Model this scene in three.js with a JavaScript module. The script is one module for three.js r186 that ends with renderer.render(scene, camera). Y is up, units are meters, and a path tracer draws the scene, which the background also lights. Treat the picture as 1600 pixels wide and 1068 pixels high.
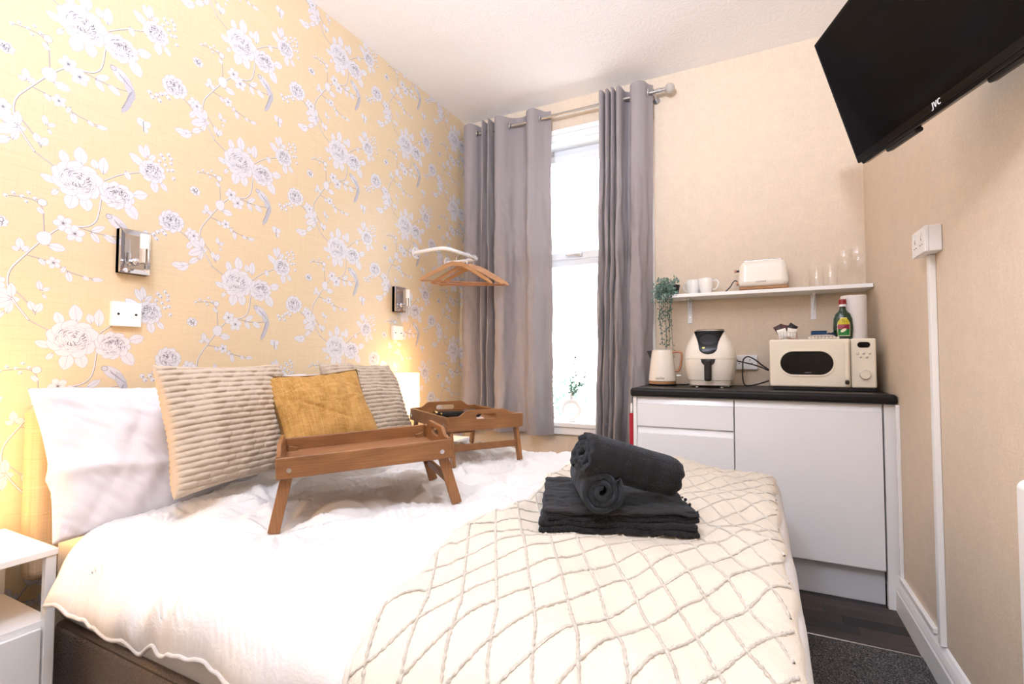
import * as THREE from 'three';
import { RoundedBoxGeometry } from 'three/addons/geometries/RoundedBoxGeometry.js';
import { mergeGeometries } from 'three/addons/utils/BufferGeometryUtils.js';
import { FontLoader } from 'three/addons/loaders/FontLoader.js';
import { TextGeometry } from 'three/addons/geometries/TextGeometry.js';
import { createNoise2D, createNoise3D } from 'simplex-noise';

// ---------- camera, sky, exposure ----------
const scene = new THREE.Scene();
const renderer = new THREE.WebGLRenderer({ antialias: true });
renderer.toneMapping = THREE.LinearToneMapping;
renderer.toneMappingExposure = 1.9;
renderer.shadowMap.enabled = true;
const camera = new THREE.PerspectiveCamera(69.75, 1600 / 1068, 0.05, 60);
camera.position.set(2.0, 1.06, 3.2);
camera.rotation.set(Math.atan(27 / 766), Math.atan(383 / 766), 0, 'YXZ');
scene.background = new THREE.Color(0.86, 0.93, 1.0);     // bright overcast sky
scene.backgroundIntensity = 5.2;

// ---------- helpers ----------
function rng(a) { return () => { a |= 0; a = a + 0x6D2B79F5 | 0; let t = Math.imul(a ^ a >>> 15, 1 | a); t = t + Math.imul(t ^ t >>> 7, 61 | t) ^ t; return ((t ^ t >>> 14) >>> 0) / 4294967296; }; }
const R = rng(11), N2 = createNoise2D(rng(5)), N3 = createNoise3D(rng(7));
const V = (x, y, z) => new THREE.Vector3(x, y, z);
const sm = (a, b, x) => { const t = Math.min(1, Math.max(0, (x - a) / (b - a))); return t * t * (3 - 2 * t); };
const mix = (a, b, t) => a + (b - a) * t;
const taken = {};
function numbered(n) { const k = taken[n] = (taken[n] ?? -1) + 1; return k ? n + '_' + String(k).padStart(3, '0') : n; }
function mesh(name, geo, mat, parent = scene) {
  const m = new THREE.Mesh(geo, mat); m.name = parent === scene ? numbered(name) : name;
  m.castShadow = m.receiveShadow = true; parent.add(m); return m;
}
function thing(name, label, category, pos = [0, 0, 0], turn = 0, group) {
  const o = new THREE.Group(); o.name = numbered(name); o.position.set(...pos); o.rotation.y = turn;
  o.userData = { label, category }; if (group) o.userData.group = group; scene.add(o); return o;
}
function tag(o, label, category, group) { o.userData.label = label; o.userData.category = category; if (group) o.userData.group = group; return o; }
function struct(o, label, category) { o.userData.kind = 'structure'; if (label) { o.userData.label = label; o.userData.category = category; } return o; }
const T = (g, x = 0, y = 0, z = 0) => g.translate(x, y, z);
const box = (x0, x1, y0, y1, z0, z1) => T(new THREE.BoxGeometry(x1 - x0, y1 - y0, z1 - z0), (x0 + x1) / 2, (y0 + y1) / 2, (z0 + z1) / 2);
const rb = (x0, x1, y0, y1, z0, z1, r = 0.004, s = 3) => T(new RoundedBoxGeometry(x1 - x0, y1 - y0, z1 - z0, s, Math.min(r, (x1 - x0) / 2.01, (y1 - y0) / 2.01, (z1 - z0) / 2.01)), (x0 + x1) / 2, (y0 + y1) / 2, (z0 + z1) / 2);
const cyl = (r0, r1, h, x = 0, y = 0, z = 0, n = 32) => T(new THREE.CylinderGeometry(r1, r0, h, n), x, y + h / 2, z);
const cylZ = (r, l, x, y, z, n = 20) => T(new THREE.CylinderGeometry(r, r, l, n).rotateX(Math.PI / 2), x, y, z);
const cylX = (r, l, x, y, z, n = 20) => T(new THREE.CylinderGeometry(r, r, l, n).rotateZ(Math.PI / 2), x, y, z);
const lathe = (pts, n = 40) => new THREE.LatheGeometry(pts.map(p => new THREE.Vector2(p[0], p[1])), n);
const tube = (pts, r, n = 60, k = 8, curved = true) => {
  const v = pts.map(p => V(...p)); let c;
  if (curved) c = new THREE.CatmullRomCurve3(v, false, 'centripetal'); else { c = new THREE.CurvePath(); for (let i = 1; i < v.length; i++) c.add(new THREE.LineCurve3(v[i - 1], v[i])); }
  return new THREE.TubeGeometry(c, n, r, k, false);
};
const bar = (a, b, r, n = 12) => { const A = V(...a), B = V(...b), d = B.clone().sub(A); const g = new THREE.CylinderGeometry(r, r, d.length(), n); g.applyQuaternion(new THREE.Quaternion().setFromUnitVectors(V(0, 1, 0), d.normalize())); return T(g, (a[0] + b[0]) / 2, (a[1] + b[1]) / 2, (a[2] + b[2]) / 2); };
function beam(a, b, w, t, side) { // bar of rectangular section w x t from a to b, "side" = direction of w
  const A = V(...a), B = V(...b), y = B.clone().sub(A), L = y.length(); y.normalize(); const x = V(...side); x.addScaledVector(y, -x.dot(y)).normalize(); const z = x.clone().cross(y);
  const g = new RoundedBoxGeometry(w, L, t, 2, Math.min(w, t) * 0.15); g.applyMatrix4(new THREE.Matrix4().makeBasis(x, y, z)); return T(g, (a[0] + b[0]) / 2, (a[1] + b[1]) / 2, (a[2] + b[2]) / 2);
}
function grid(nu, nv, fn, uvs = 1, uvt = 1) {
  const p = [], uv = [], ix = [];
  for (let j = 0; j <= nv; j++) for (let i = 0; i <= nu; i++) { const q = fn(i / nu, j / nv); p.push(q[0], q[1], q[2]); uv.push(q[3] ?? i / nu * uvs, q[4] ?? j / nv * uvt); }
  for (let j = 0; j < nv; j++) for (let i = 0; i < nu; i++) { const a = j * (nu + 1) + i, b = a + 1, c = a + nu + 1, d = c + 1; ix.push(a, b, d, a, d, c); }
  const g = new THREE.BufferGeometry(); g.setAttribute('position', new THREE.Float32BufferAttribute(p, 3)); g.setAttribute('uv', new THREE.Float32BufferAttribute(uv, 2)); g.setIndex(ix); g.computeVertexNormals(); return g;
}
function extr(pts, depth, bevel = 0, holes = []) {
  const s = new THREE.Shape(pts.map(p => new THREE.Vector2(p[0], p[1]))); for (const h of holes) s.holes.push(new THREE.Path(h.map(p => new THREE.Vector2(p[0], p[1]))));
  return new THREE.ExtrudeGeometry(s, { depth, bevelEnabled: bevel > 0, bevelSize: bevel, bevelThickness: bevel, bevelSegments: 2, steps: 1 });
}
const merge = gs => mergeGeometries(gs.map(g => { const h = g.index ? g.toNonIndexed() : g; for (const k of Object.keys(h.attributes)) if (!['position', 'normal', 'uv'].includes(k)) h.deleteAttribute(k); return h; }));
const slot = (w, h, n = 10, cx = 0, cy = 0) => { const r = h / 2, o = []; for (let i = 0; i <= n; i++) { const a = -Math.PI / 2 + Math.PI * i / n; o.push([cx + w / 2 - r + r * Math.cos(a), cy + r * Math.sin(a)]); } for (let i = 0; i <= n; i++) { const a = Math.PI / 2 + Math.PI * i / n; o.push([cx - w / 2 + r + r * Math.cos(a), cy + r * Math.sin(a)]); } return o; };
function dtex(w, h, fn, color = true, rx = 1, ry = 1) {
  const d = new Uint8Array(w * h * 4);
  for (let y = 0; y < h; y++) for (let x = 0; x < w; x++) { const c = fn(x / w, y / h, x, y), o = (y * w + x) * 4; d[o] = Math.max(0, Math.min(255, c[0])); d[o + 1] = Math.max(0, Math.min(255, c[1])); d[o + 2] = Math.max(0, Math.min(255, c[2])); d[o + 3] = 255; }
  const t = new THREE.DataTexture(d, w, h); t.wrapS = t.wrapT = THREE.RepeatWrapping; t.magFilter = THREE.LinearFilter; t.minFilter = THREE.LinearMipmapLinearFilter; t.generateMipmaps = true;
  if (color) t.colorSpace = THREE.SRGBColorSpace; t.repeat.set(rx, ry); t.needsUpdate = true; return t;
}
const tn = (x, y, f, s = 0) => { const a = 2 * Math.PI; return N3(Math.cos(x * a) * f / a + s, Math.sin(x * a) * f / a, Math.sin(y * a) * f / a + Math.cos(y * a) * 1.7 * f / a + s); };
const std = (o) => new THREE.MeshStandardMaterial(o);
const phy = (o) => new THREE.MeshPhysicalMaterial(o);
const col = (h) => new THREE.Color(h);

// ---------- materials ----------
const weaveT = dtex(256, 256, (u, v, x, y) => { const a = 128 + 60 * Math.sin(x * Math.PI / 2) * 0.5 + 60 * Math.sin(y * Math.PI / 2) * .5 + (R() - .5) * 60; return [a, a, a]; }, false);
const noiseT = dtex(256, 256, () => { const a = R() * 255; return [a, a, a]; }, false);
const terryT = dtex(256, 256, (u, v) => { const a = 128 + 70 * tn(u, v, 70) + 60 * (R() - .5); return [a, a, a]; }, false);
const wallT = dtex(512, 512, (u, v, x, y) => { const st = tn(u, v * .15, 240) * 3 + tn(u * .15, v, 240, 4) * 3, b = tn(u, v, 8) * 2, n = (R() - .5) * 16 + st + b; return [222 + n, 204 + n, 181 + n]; });
const wallBump = dtex(256, 256, (u, v, x, y) => { const a = 128 + 20 * tn(u, v, 90) + (R() - .5) * 120; return [a, a, a]; }, false);
const M = {};
M.wall = std({ map: wallT, roughness: 0.62, bumpMap: wallBump, bumpScale: 0.0006 });
M.ceil = std({ color: col('#f6f4f2'), roughness: 0.9, bumpMap: dtex(256, 256, (u, v) => { const a = 128 + 80 * tn(u, v, 26) + 30 * (R() - .5); return [a, a, a]; }, false, 2, 2), bumpScale: 0.002 });
M.white = std({ color: col('#f2f1ef'), roughness: 0.42 });
M.whiteGloss = phy({ color: col('#f0f0f2'), roughness: 0.25, clearcoat: 0.3, clearcoatRoughness: 0.15 });
M.upvc = std({ color: col('#dfe1e3'), roughness: 0.35 });
M.chrome = std({ color: col('#d8d8dc'), roughness: 0.08, metalness: 1 });
M.steel = std({ color: col('#b9b8b6'), roughness: 0.25, metalness: 1 });
M.black = std({ color: col('#0b0b0d'), roughness: 0.45 });
M.blackGloss = phy({ color: col('#050506'), roughness: 0.12, specularIntensity: 0.6 });
M.cord = std({ color: col('#121214'), roughness: 0.5 });
M.cream = phy({ color: col('#f0e9dc'), roughness: 0.25, clearcoat: 0.4, clearcoatRoughness: 0.1 });
M.creamMW = phy({ color: col('#ece3d0'), roughness: 0.3, clearcoat: 0.3, clearcoatRoughness: 0.15 });
M.cup = phy({ color: col('#f4f1ec'), roughness: 0.2, clearcoat: 0.5, clearcoatRoughness: 0.1 });
M.glass = phy({ color: col('#ffffff'), roughness: 0.0, transmission: 1, thickness: 0, ior: 1.6 });
M.pane = phy({ color: col('#ffffff'), roughness: 0.0, transmission: 1, thickness: 0, ior: 1.3 });
const woodTex = (base, dark, seed, fx = 3, fy = 40) => dtex(256, 256, (u, v) => { const g = tn(u, v, 3, seed) * .5 + N2(u * fx + seed, v * fy) * .35 + N2(u * fx * 3, v * fy * 3 + seed) * .25; const t = Math.max(0, Math.min(1, .45 + g * .6)); return [0, 1, 2].map(k => mix(base[k], dark[k], t) + (R() - .5) * 6); });
M.bamboo = std({ map: woodTex([154, 106, 64], [114, 74, 42], 3), roughness: 0.4 });
M.bamboo2 = std({ map: woodTex([172, 124, 88], [138, 94, 62], 8), roughness: 0.35 });
M.hanger = std({ map: woodTex([196, 148, 98], [166, 116, 70], 5), roughness: 0.4 });
M.woodBase = std({ map: woodTex([186, 138, 92], [150, 104, 64], 6), roughness: 0.5 });
M.copper = std({ color: col('#b98465'), roughness: 0.35, metalness: 0.3 });
const planks = [0, 1, 2, 3].map(i => std({ map: woodTex([[66, 55, 51], [42, 35, 34], [84, 70, 65], [30, 25, 25]][i], [[36, 30, 29], [24, 20, 20], [44, 36, 34], [20, 17, 17]][i], 20 + i, 2, 22), roughness: 0.45 }));
M.carpet = std({ map: dtex(200, 200, () => { const a = R(), b = a > .82 ? 138 : a > .5 ? 84 : 46; const n = b + (R() - .5) * 24; return [n, n * .97, n * .96]; }), roughness: 1, bumpMap: noiseT, bumpScale: 0.004 });
M.sheet = std({ color: col('#e6e1dd'), roughness: 0.85, bumpMap: noiseT, bumpScale: 0.0002 });
M.duvet = std({ color: col('#e3e0de'), roughness: 0.8, bumpMap: dtex(256, 256, (u, v) => { const a = 128 + 60 * tn(u, v, 14) + 40 * tn(u, v, 50, 3) + 20 * (R() - .5); return [a, a, a]; }, false, 5, 5), bumpScale: 0.0007 });
M.pillow = std({ color: col('#d9d5d8'), roughness: 0.75, bumpMap: noiseT, bumpScale: 0.0002 });
M.linen = std({ map: dtex(512, 512, (u, v, x, y) => { const n = (R() - .5) * 22 + tn(u, 0, 160) * 14 + tn(0, v, 160, 2) * 14; return [188 + n, 168 + n, 140 + n]; }, true, 3, 3), roughness: 0.9, bumpMap: weaveT, bumpScale: 0.0008 });
M.divan = std({ map: dtex(256, 256, (u, v) => { const n = (R() - .5) * 26 + tn(u, v, 40) * 14; return [150 + n, 135 + n, 126 + n]; }, true, 3, 3), roughness: 0.95, bumpMap: noiseT, bumpScale: 0.002 });
M.rib = std({ color: col('#c2b29f'), roughness: 0.95, bumpMap: terryT, bumpScale: 0.0012 });
M.mustard = std({ map: dtex(512, 512, (u, v, x, y) => { const n = (R() - .5) * 26 + tn(u, v * .12, 130) * 12 + tn(u * .12, v, 130, 2) * 14 + tn(u, v, 9) * 5; return [182 + n, 138 + n, 74 + n]; }, true, 1.6, 1.6), roughness: 0.9, bumpMap: weaveT, bumpScale: 0.0008 });
M.mustardEdge = std({ color: col('#6e5026'), roughness: 0.9 });
M.throw = std({ map: dtex(256, 256, (u, v, x, y) => { const n = (R() - .5) * 12 + Math.sin((x + y) * Math.PI / 2) * 5 + ((x % 4) < 2 ? 3 : -4); return [229 + n, 218 + n, 201 + n]; }, true, 9, 9), roughness: 0.95, bumpMap: dtex(256, 256, (u, v, x, y) => { const a = 128 + 70 * Math.sin(x * Math.PI / 4) * Math.cos(y * Math.PI / 4) + 40 * (R() - .5); return [a, a, a]; }, false, 8, 8), bumpScale: 0.0015 });
M.tuft = std({ color: col('#f3ecdf'), roughness: 0.95, bumpMap: noiseT, bumpScale: 0.001 });
M.towel = phy({ color: col('#1a191c'), roughness: 1, sheen: 1, sheenColor: col('#8a97a6'), sheenRoughness: 0.5, bumpMap: terryT, bumpScale: 0.004 });
M.towelBand = phy({ color: col('#2a282b'), roughness: 0.9, bumpMap: weaveT, bumpScale: 0.0006 });
M.curtain = phy({ color: col('#989090'), roughness: 0.8, sheen: 0.25, sheenColor: col('#d8d2d2'), sheenRoughness: 0.5, bumpMap: weaveT, bumpScale: 0.0002, transmission: 0.03, thickness: 0 });
M.worktop = phy({ map: dtex(256, 256, (u, v) => { const n = (R() - .5) * 14 + tn(u, v, 22) * 9 + (R() > .985 ? 26 : 0); return [18 + n, 17 + n, 18 + n]; }, true, 3, 3), roughness: 0.42, specularIntensity: .6, bumpMap: noiseT, bumpScale: 0.0003 });
M.leaf = std({ color: col('#7d9a8d'), roughness: 0.7, side: THREE.DoubleSide });
M.leafDark = std({ color: col('#56746a'), roughness: 0.7, side: THREE.DoubleSide });
M.leafGreen = std({ color: col('#5d7a66'), roughness: 0.6, side: THREE.DoubleSide });
M.shrub = std({ color: col('#97ac9f'), roughness: 0.7, side: THREE.DoubleSide });
M.shade = std({ color: col('#fff6e6'), roughness: 0.9, emissive: col('#ffd9a0'), emissiveIntensity: 1.6 });
M.gold = std({ color: col('#c9a55a'), roughness: 0.3, metalness: 1 });

// ---------- wallpaper print ----------
function wallpaper() {
  const W = 2048, H = 960, S = W / 1.12, c = document.createElement('canvas'); c.width = W; c.height = H; const x = c.getContext('2d');
  x.fillStyle = '#dec9a6'; x.fillRect(0, 0, W, H);
  const r = rng(77);
  for (let i = 0; i < 5200; i++) { const hor = r() < .6; x.fillStyle = r() < .5 ? 'rgba(255,232,190,0.14)' : 'rgba(176,128,66,0.10)'; const px = r() * W, py = r() * H, l = 30 + r() * 150; hor ? x.fillRect(px, py, l, 1.4) : x.fillRect(px, py, 1.4, l * .7); }
  const FILL = '#dcd9de', LINE = '#6d6b78', PALE = '#a9a7b2';
  function leaf(a, b, w, fill = FILL, vein = true) { // from point a to b
    const dx = b[0] - a[0], dy = b[1] - a[1], L = Math.hypot(dx, dy), nx = -dy * w * 1.25, ny = dx * w * 1.25;
    x.beginPath(); x.moveTo(...a); x.bezierCurveTo(a[0] + dx * .25 + nx, a[1] + dy * .25 + ny, a[0] + dx * .75 + nx * .9, a[1] + dy * .75 + ny * .9, ...b); x.bezierCurveTo(a[0] + dx * .75 - nx * .9, a[1] + dy * .75 - ny * .9, a[0] + dx * .25 - nx, a[1] + dy * .25 - ny, ...a);
    x.fillStyle = fill; x.fill(); x.strokeStyle = PALE; x.lineWidth = 1.6; x.stroke();
    if (vein) { x.beginPath(); x.moveTo(...a); x.lineTo(a[0] + dx * .85, a[1] + dy * .85); x.stroke(); x.strokeStyle = LINE; x.lineWidth = 2; x.beginPath(); x.moveTo(...a); x.lineTo(a[0] + dx * .18, a[1] + dy * .18); x.stroke(); }
  }
  function curve(pts, w, color) { x.strokeStyle = color; x.lineWidth = w; x.lineCap = 'round'; x.beginPath(); x.moveTo(...pts[0]); for (let i = 1; i < pts.length - 1; i++) { const m = [(pts[i][0] + pts[i + 1][0]) / 2, (pts[i][1] + pts[i + 1][1]) / 2]; x.quadraticCurveTo(...pts[i], ...(i === pts.length - 2 ? pts[i + 1] : m)); } if (pts.length === 2) x.lineTo(...pts[1]); x.stroke(); }
  const branch = (pts, w) => { curve(pts, w + 3, LINE); curve(pts.map(p => [p[0] - 1, p[1] - 1]), w, FILL); };
  function blob(cx, cy, rx, ry, rot, lobes, amp, fill, line, lw, ph = 0) { x.beginPath(); for (let i = 0; i <= 60; i++) { const a = i / 60 * 2 * Math.PI, k = 1 + amp * Math.abs(Math.sin(a * lobes / 2 + ph)) - amp * .5; const px = Math.cos(a) * rx * k, py = Math.sin(a) * ry * k, X = cx + px * Math.cos(rot) - py * Math.sin(rot), Y = cy + px * Math.sin(rot) + py * Math.cos(rot); i ? x.lineTo(X, Y) : x.moveTo(X, Y); } x.closePath(); x.fillStyle = fill; x.fill(); x.strokeStyle = line; x.lineWidth = lw; x.stroke(); }
  function peony(cx, cy, rad, rot, sq, seed) {
    const q = rng(seed);
    for (let i = 0; i < 10; i++) { const a = i / 10 * 6.283 + q() * .3, d = rad * .62; blob(cx + Math.cos(a) * d, cy + Math.sin(a) * d * sq, rad * .42, rad * .34, a, 3, .14, FILL, PALE, 1.8, q()); }
    for (let ring = 0; ring < 4; ring++) { const n = [9, 8, 6, 4][ring], d = rad * [.52, .38, .24, .1][ring]; for (let i = 0; i < n; i++) { const a = i / n * 6.283 + ring * .5 + q() * .3, px = cx + Math.cos(a + rot) * d, py = cy + Math.sin(a + rot) * d * sq; blob(px, py, rad * .27, rad * .2, a + rot + 1.57, 4, .18, FILL, PALE, 1.4, q() * 3);
      x.strokeStyle = LINE; x.lineWidth = 2.6; x.beginPath(); const s0 = q() * 6.28; x.ellipse(px, py, rad * .2, rad * .14, a + rot + 1.57, s0, s0 + 1.2 + q()); x.stroke();
      for (let k = 0; k < 5; k++) { const b = s0 + k * .22; x.lineWidth = 1.1; x.beginPath(); x.moveTo(px + Math.cos(b) * rad * .2, py + Math.sin(b) * rad * .15); x.lineTo(px + Math.cos(b) * rad * .12, py + Math.sin(b) * rad * .09); x.stroke(); } } }
    x.strokeStyle = '#5d5b62'; for (let k = 0; k < 12; k++) { const a = q() * 6.28, d = rad * .45 * Math.sqrt(q()); x.lineWidth = 2 + q() * 2.4; x.beginPath(); x.ellipse(cx + Math.cos(a) * d, cy + Math.sin(a) * d * sq, rad * .12, rad * .07, a, 0, 1.6); x.stroke(); }
  }
  function blossom(cx, cy, rad, seed) { const q = rng(seed), o = q() * 6; for (let i = 0; i < 5; i++) { const a = o + i * 1.2566; blob(cx + Math.cos(a) * rad * .55, cy + Math.sin(a) * rad * .55, rad * .48, rad * .36, a, 2, .1, FILL, PALE, 1.5); } x.fillStyle = '#8b8896'; x.beginPath(); x.arc(cx, cy, rad * .13, 0, 7); x.fill(); x.strokeStyle = LINE; x.lineWidth = 1.2; for (let i = 0; i < 9; i++) { const a = i * .7; x.beginPath(); x.moveTo(cx, cy); x.lineTo(cx + Math.cos(a) * rad * .32, cy + Math.sin(a) * rad * .32); x.stroke(); } }
  function berries(list, rad) { for (const [a, b] of list) { blob(a, b, rad, rad * .85, .3, 2, .1, FILL, PALE, 1.4); x.fillStyle = LINE; x.beginPath(); x.arc(a + rad * .4, b + rad * .4, rad * .25, 0, 7); x.fill(); } }
  function strip(U, Y) { // u to the right, y up (metres), the first peony at (0.26, 2.178)
    const P = (u, y) => [(u + U) * S, H * 20 - (y + Y) * S];
    branch([P(.15, 2.231), P(.19, 2.205), P(.23, 2.185)], 3);
    branch([P(.325, 2.13), P(.322, 2.085), P(.312, 2.045), P(.282, 2.023), P(.228, 2.02), P(.18, 1.966), P(.128, 1.892), P(.1, 1.85), P(.099, 1.80), P(.113, 1.76), P(.15, 1.706)], 7);
    branch([P(.103, 1.805), P(.14, 1.775), P(.165, 1.725)], 3);
    branch([P(.335, 2.2), P(.375, 2.235), P(.43, 2.26), P(.475, 2.28)], 5);
    branch([P(.18, 1.975), P(.178, 2.03), P(.172, 2.07), P(.14, 2.085), P(.088, 2.075)], 2);
    branch([P(.14, 1.905), P(.17, 1.9), P(.205, 1.892), P(.24, 1.87), P(.28, 1.86), P(.33, 1.853)], 2);
    branch([P(.27, 2.02), P(.31, 2.012), P(.36, 2.01), P(.41, 2.02)], 2);
    branch([P(.546, 2.09), P(.62, 2.085), P(.663, 1.99)], 3); branch([P(.546, 2.09), P(.5, 2.06), P(.47, 2.03)], 2);
    // leaves
    for (const [a, b, c2, d, w] of [[.205, 2.15, .165, 2.166, .3], [.21, 2.13, .195, 2.108, .35], [.33, 2.22, .33, 2.28, .28], [.31, 2.23, .30, 2.262, .4], [.27, 2.23, .262, 2.29, .35], [.23, 2.22, .215, 2.262, .35], [.25, 2.13, .24, 2.075, .4], [.28, 2.13, .29, 2.08, .4], [.42, 2.175, .468, 2.19, .38], [.40, 2.14, .436, 2.088, .35], [.395, 2.255, .41, 2.225, .32],
      [.124, 1.915, .105, 1.925, .35], [.126, 1.92, .122, 1.955, .32], [.13, 1.915, .145, 1.932, .4], [.19, 1.945, .235, 1.94, .33], [.168, 1.9, .185, 1.88, .3], [.24, 1.87, .25, 1.835, .3], [.28, 1.86, .30, 1.85, .35], [.305, 1.852, .34, 1.856, .25], [.235, 1.885, .225, 1.862, .3],
      [.30, 2.015, .34, 2.04, .25], [.30, 2.012, .325, 1.98, .28], [.335, 2.012, .375, 1.99, .28], [.178, 2.04, .16, 2.06, .3], [.11, 1.77, .06, 1.80, .3], [.11, 1.765, .055, 1.735, .28], [.11, 1.77, .108, 1.815, .26], [.16, 1.735, .15, 1.765, .35], [.165, 1.73, .18, 1.76, .35], [.175, 1.80, .17, 1.83, .3], [.178, 1.80, .2, 1.81, .3], [.18, 1.79, .19, 1.775, .3],
      [.455, 2.29, .405, 2.325, .26], [.46, 2.32, .435, 2.365, .24], [.465, 2.33, .458, 2.375, .26], [.47, 2.32, .49, 2.345, .35], [.485, 2.25, .495, 2.205, .35], [.51, 2.25, .535, 2.222, .3], [.57, 2.11, .6, 2.12, .4], [.63, 2.05, .61, 2.02, .35], [.645, 2.02, .69, 2.03, .3], [.655, 1.99, .62, 1.965, .3], [.62, 1.96, .575, 1.935, .36], [.60, 1.95, .555, 1.95, .3], [.66, 1.985, .67, 2.02, .3]]) leaf(P(a, b), P(c2, d), w);
    peony(...P(.262, 2.176), 126, .2, .8, 5); peony(...P(.372, 2.158), 96, .8, .82, 9); peony(...P(.482, 2.281), 80, 1.0, .9, 14); peony(...P(.552, 2.112), 82, .3, .88, 21);
    blossom(...P(.226, 2.024), 48, 3); blossom(...P(.257, 1.997), 52, 8); blossom(...P(.205, 1.892), 36, 2); blossom(...P(.076, 1.813), 40, 6); blossom(...P(.625, 2.082), 44, 4);
    blob(...P(.18, 1.966), 34, 40, .2, 3, .1, FILL, PALE, 1.6); blob(...P(.173, 2.077), 22, 20, 0, 2, .1, FILL, LINE, 1.6);
    berries([P(.088, 2.075), P(.105, 2.088), P(.125, 2.083), P(.14, 2.098), P(.135, 2.07), P(.155, 2.085)], 11);
    berries([P(.505, 2.33), P(.52, 2.345), P(.535, 2.365), P(.525, 2.322), P(.545, 2.335), P(.535, 2.305), P(.55, 2.31), P(.51, 2.355), P(.555, 2.28), P(.545, 2.352)], 14);
    berries([P(.49, 2.05), P(.505, 2.062), P(.52, 2.07), P(.475, 2.035), P(.5, 2.035), P(.53, 2.06), P(.465, 2.05)], 16);
    blob(...P(.077, 1.995), 36, 30, .3, 7, .25, FILL, PALE, 2); x.strokeStyle = LINE; x.lineWidth = 3; { const [a, b] = P(.077, 1.995); for (let k = 0; k < 12; k++) { x.beginPath(); x.arc(a + Math.cos(k * 2.4) * 22 * Math.sqrt(k / 12), b + Math.sin(k * 2.4) * 18 * Math.sqrt(k / 12), 6, k, k + 3); x.stroke(); } }
    // butterfly and long-tailed bird
    leaf(P(.449, 1.912), P(.43, 1.94), .45, FILL, false); leaf(P(.449, 1.912), P(.47, 1.935), .45, FILL, false); leaf(P(.449, 1.912), P(.462, 1.892), .4, FILL, false); curve([P(.447, 1.93), P(.45, 1.895)], 4, LINE);
    leaf(P(.342, 2.086), P(.41, 2.036), .24, '#d3d1d8', false); leaf(P(.385, 2.066), P(.417, 1.995), .2, '#c6c4cd', false); blob(...P(.35, 2.079), 17, 15, .3, 2, .05, '#c9c7d0', LINE, 2); leaf(P(.414, 2.03), P(.395, 1.96), .15, '#b9b7c2', false); leaf(P(.408, 1.99), P(.378, 1.932), .15, '#b9b7c2', false);
    for (let k = 0; k < 9; k++) { curve([P(.366 + k * .005, 2.072 - k * .005), P(.372 + k * .005, 2.06 - k * .004)], 2.2, LINE); curve([P(.409 - k * .003, 2.02 - k * .008), P(.402 - k * .003, 2.012 - k * .008)], 2.4, LINE); }
  }
  for (const k of [-1, 0, 1]) for (const j of [0, 1, 2, 3]) { const d = j * .525 + 7.9 - (7.9 % .525) - .525 * 2; strip(k * 1.12, d); strip(k * 1.12 + .56, d + .2625); }
  const t = new THREE.CanvasTexture(c); t.colorSpace = THREE.SRGBColorSpace; t.wrapS = t.wrapT = THREE.RepeatWrapping; t.anisotropy = 8; return t;
}
M.paper = phy({ map: wallpaper(), roughness: 0.36, bumpMap: wallBump, bumpScale: 0.0004, specularIntensity: 1 });

// ---------- the room ----------
const XR = 2.53, ZN = 4.5, YC = 2.88;
function uvBox(g, su, sv) { const p = g.attributes.position, n = g.attributes.normal, uv = g.attributes.uv; for (let i = 0; i < p.count; i++) { const ax = Math.abs(n.getX(i)), ay = Math.abs(n.getY(i)); if (ax > .6) uv.setXY(i, p.getZ(i) / su, p.getY(i) / sv); else if (ay > .6) uv.setXY(i, p.getX(i) / su, p.getZ(i) / sv); else uv.setXY(i, p.getX(i) / su, p.getY(i) / sv); } return g; }
{
  const g = box(-.15, 0, 0, YC, -.3, ZN + .15); const p = g.attributes.position, uv = g.attributes.uv; for (let i = 0; i < p.count; i++) uv.setXY(i, (2.67 - p.getZ(i)) / 1.12, p.getY(i) / .525);
  struct(mesh('wall_left', g, M.paper));
}
struct(mesh('wall_right', uvBox(box(XR, XR + .15, 0, YC, -.3, ZN + .15), .8, .8), M.wall));
struct(mesh('wall_front', uvBox(box(0, XR, 0, YC, ZN, ZN + .15), .8, .8), M.wall));
const WX0 = .13, WX1 = 1.36, WY0 = .60, WY1 = 2.60;      // window opening
struct(mesh('wall_back', merge([box(0, WX0, 0, YC, -.3, 0), box(WX1, XR, 0, YC, -.3, 0), box(WX0, WX1, 0, WY0, -.3, 0), box(WX0, WX1, WY1, YC, -.3, 0)].map(g => uvBox(g, .8, .8))), M.wall));
struct(mesh('ceiling', uvBox(box(-.15, XR + .15, YC, YC + .15, -.3, ZN + .15), 1, 1), M.ceil));
const floor = struct(mesh('floor', uvBox(box(-.15, XR + .15, -.15, -.008, -.3, ZN + .15), 1, 1), std({ color: col('#4a4542'), roughness: .9 })));
{
  const carpet = mesh('carpet', uvBox(rb(0, XR, -.008, .006, .965, ZN, .003), .5, .5), M.carpet, floor);
  const strip = mesh('threshold_strip', rb(0, XR, -.008, .007, .958, .9645, .002), M.steel, floor);
  for (let r0 = 0; r0 < 13; r0++) { let x = -R() * .5; const z0 = r0 * .0735; while (x < XR) { const l = .5 + R() * .5, a = Math.max(0, x), b = Math.min(XR, x + l); if (b - a > .05) { const g = rb(a + .0006, b - .0006, -.008, R() * .0008, z0 + .0006, z0 + .0729, .001, 1); const uv = g.attributes.uv, p = g.attributes.position, o = R(); for (let i = 0; i < p.count; i++) uv.setXY(i, p.getX(i) * .9 + o, (p.getZ(i) - z0) * 2.2 + o); mesh('floor_plank', g, planks[Math.floor(R() * 4)], floor); } x += l; } }
}
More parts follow.
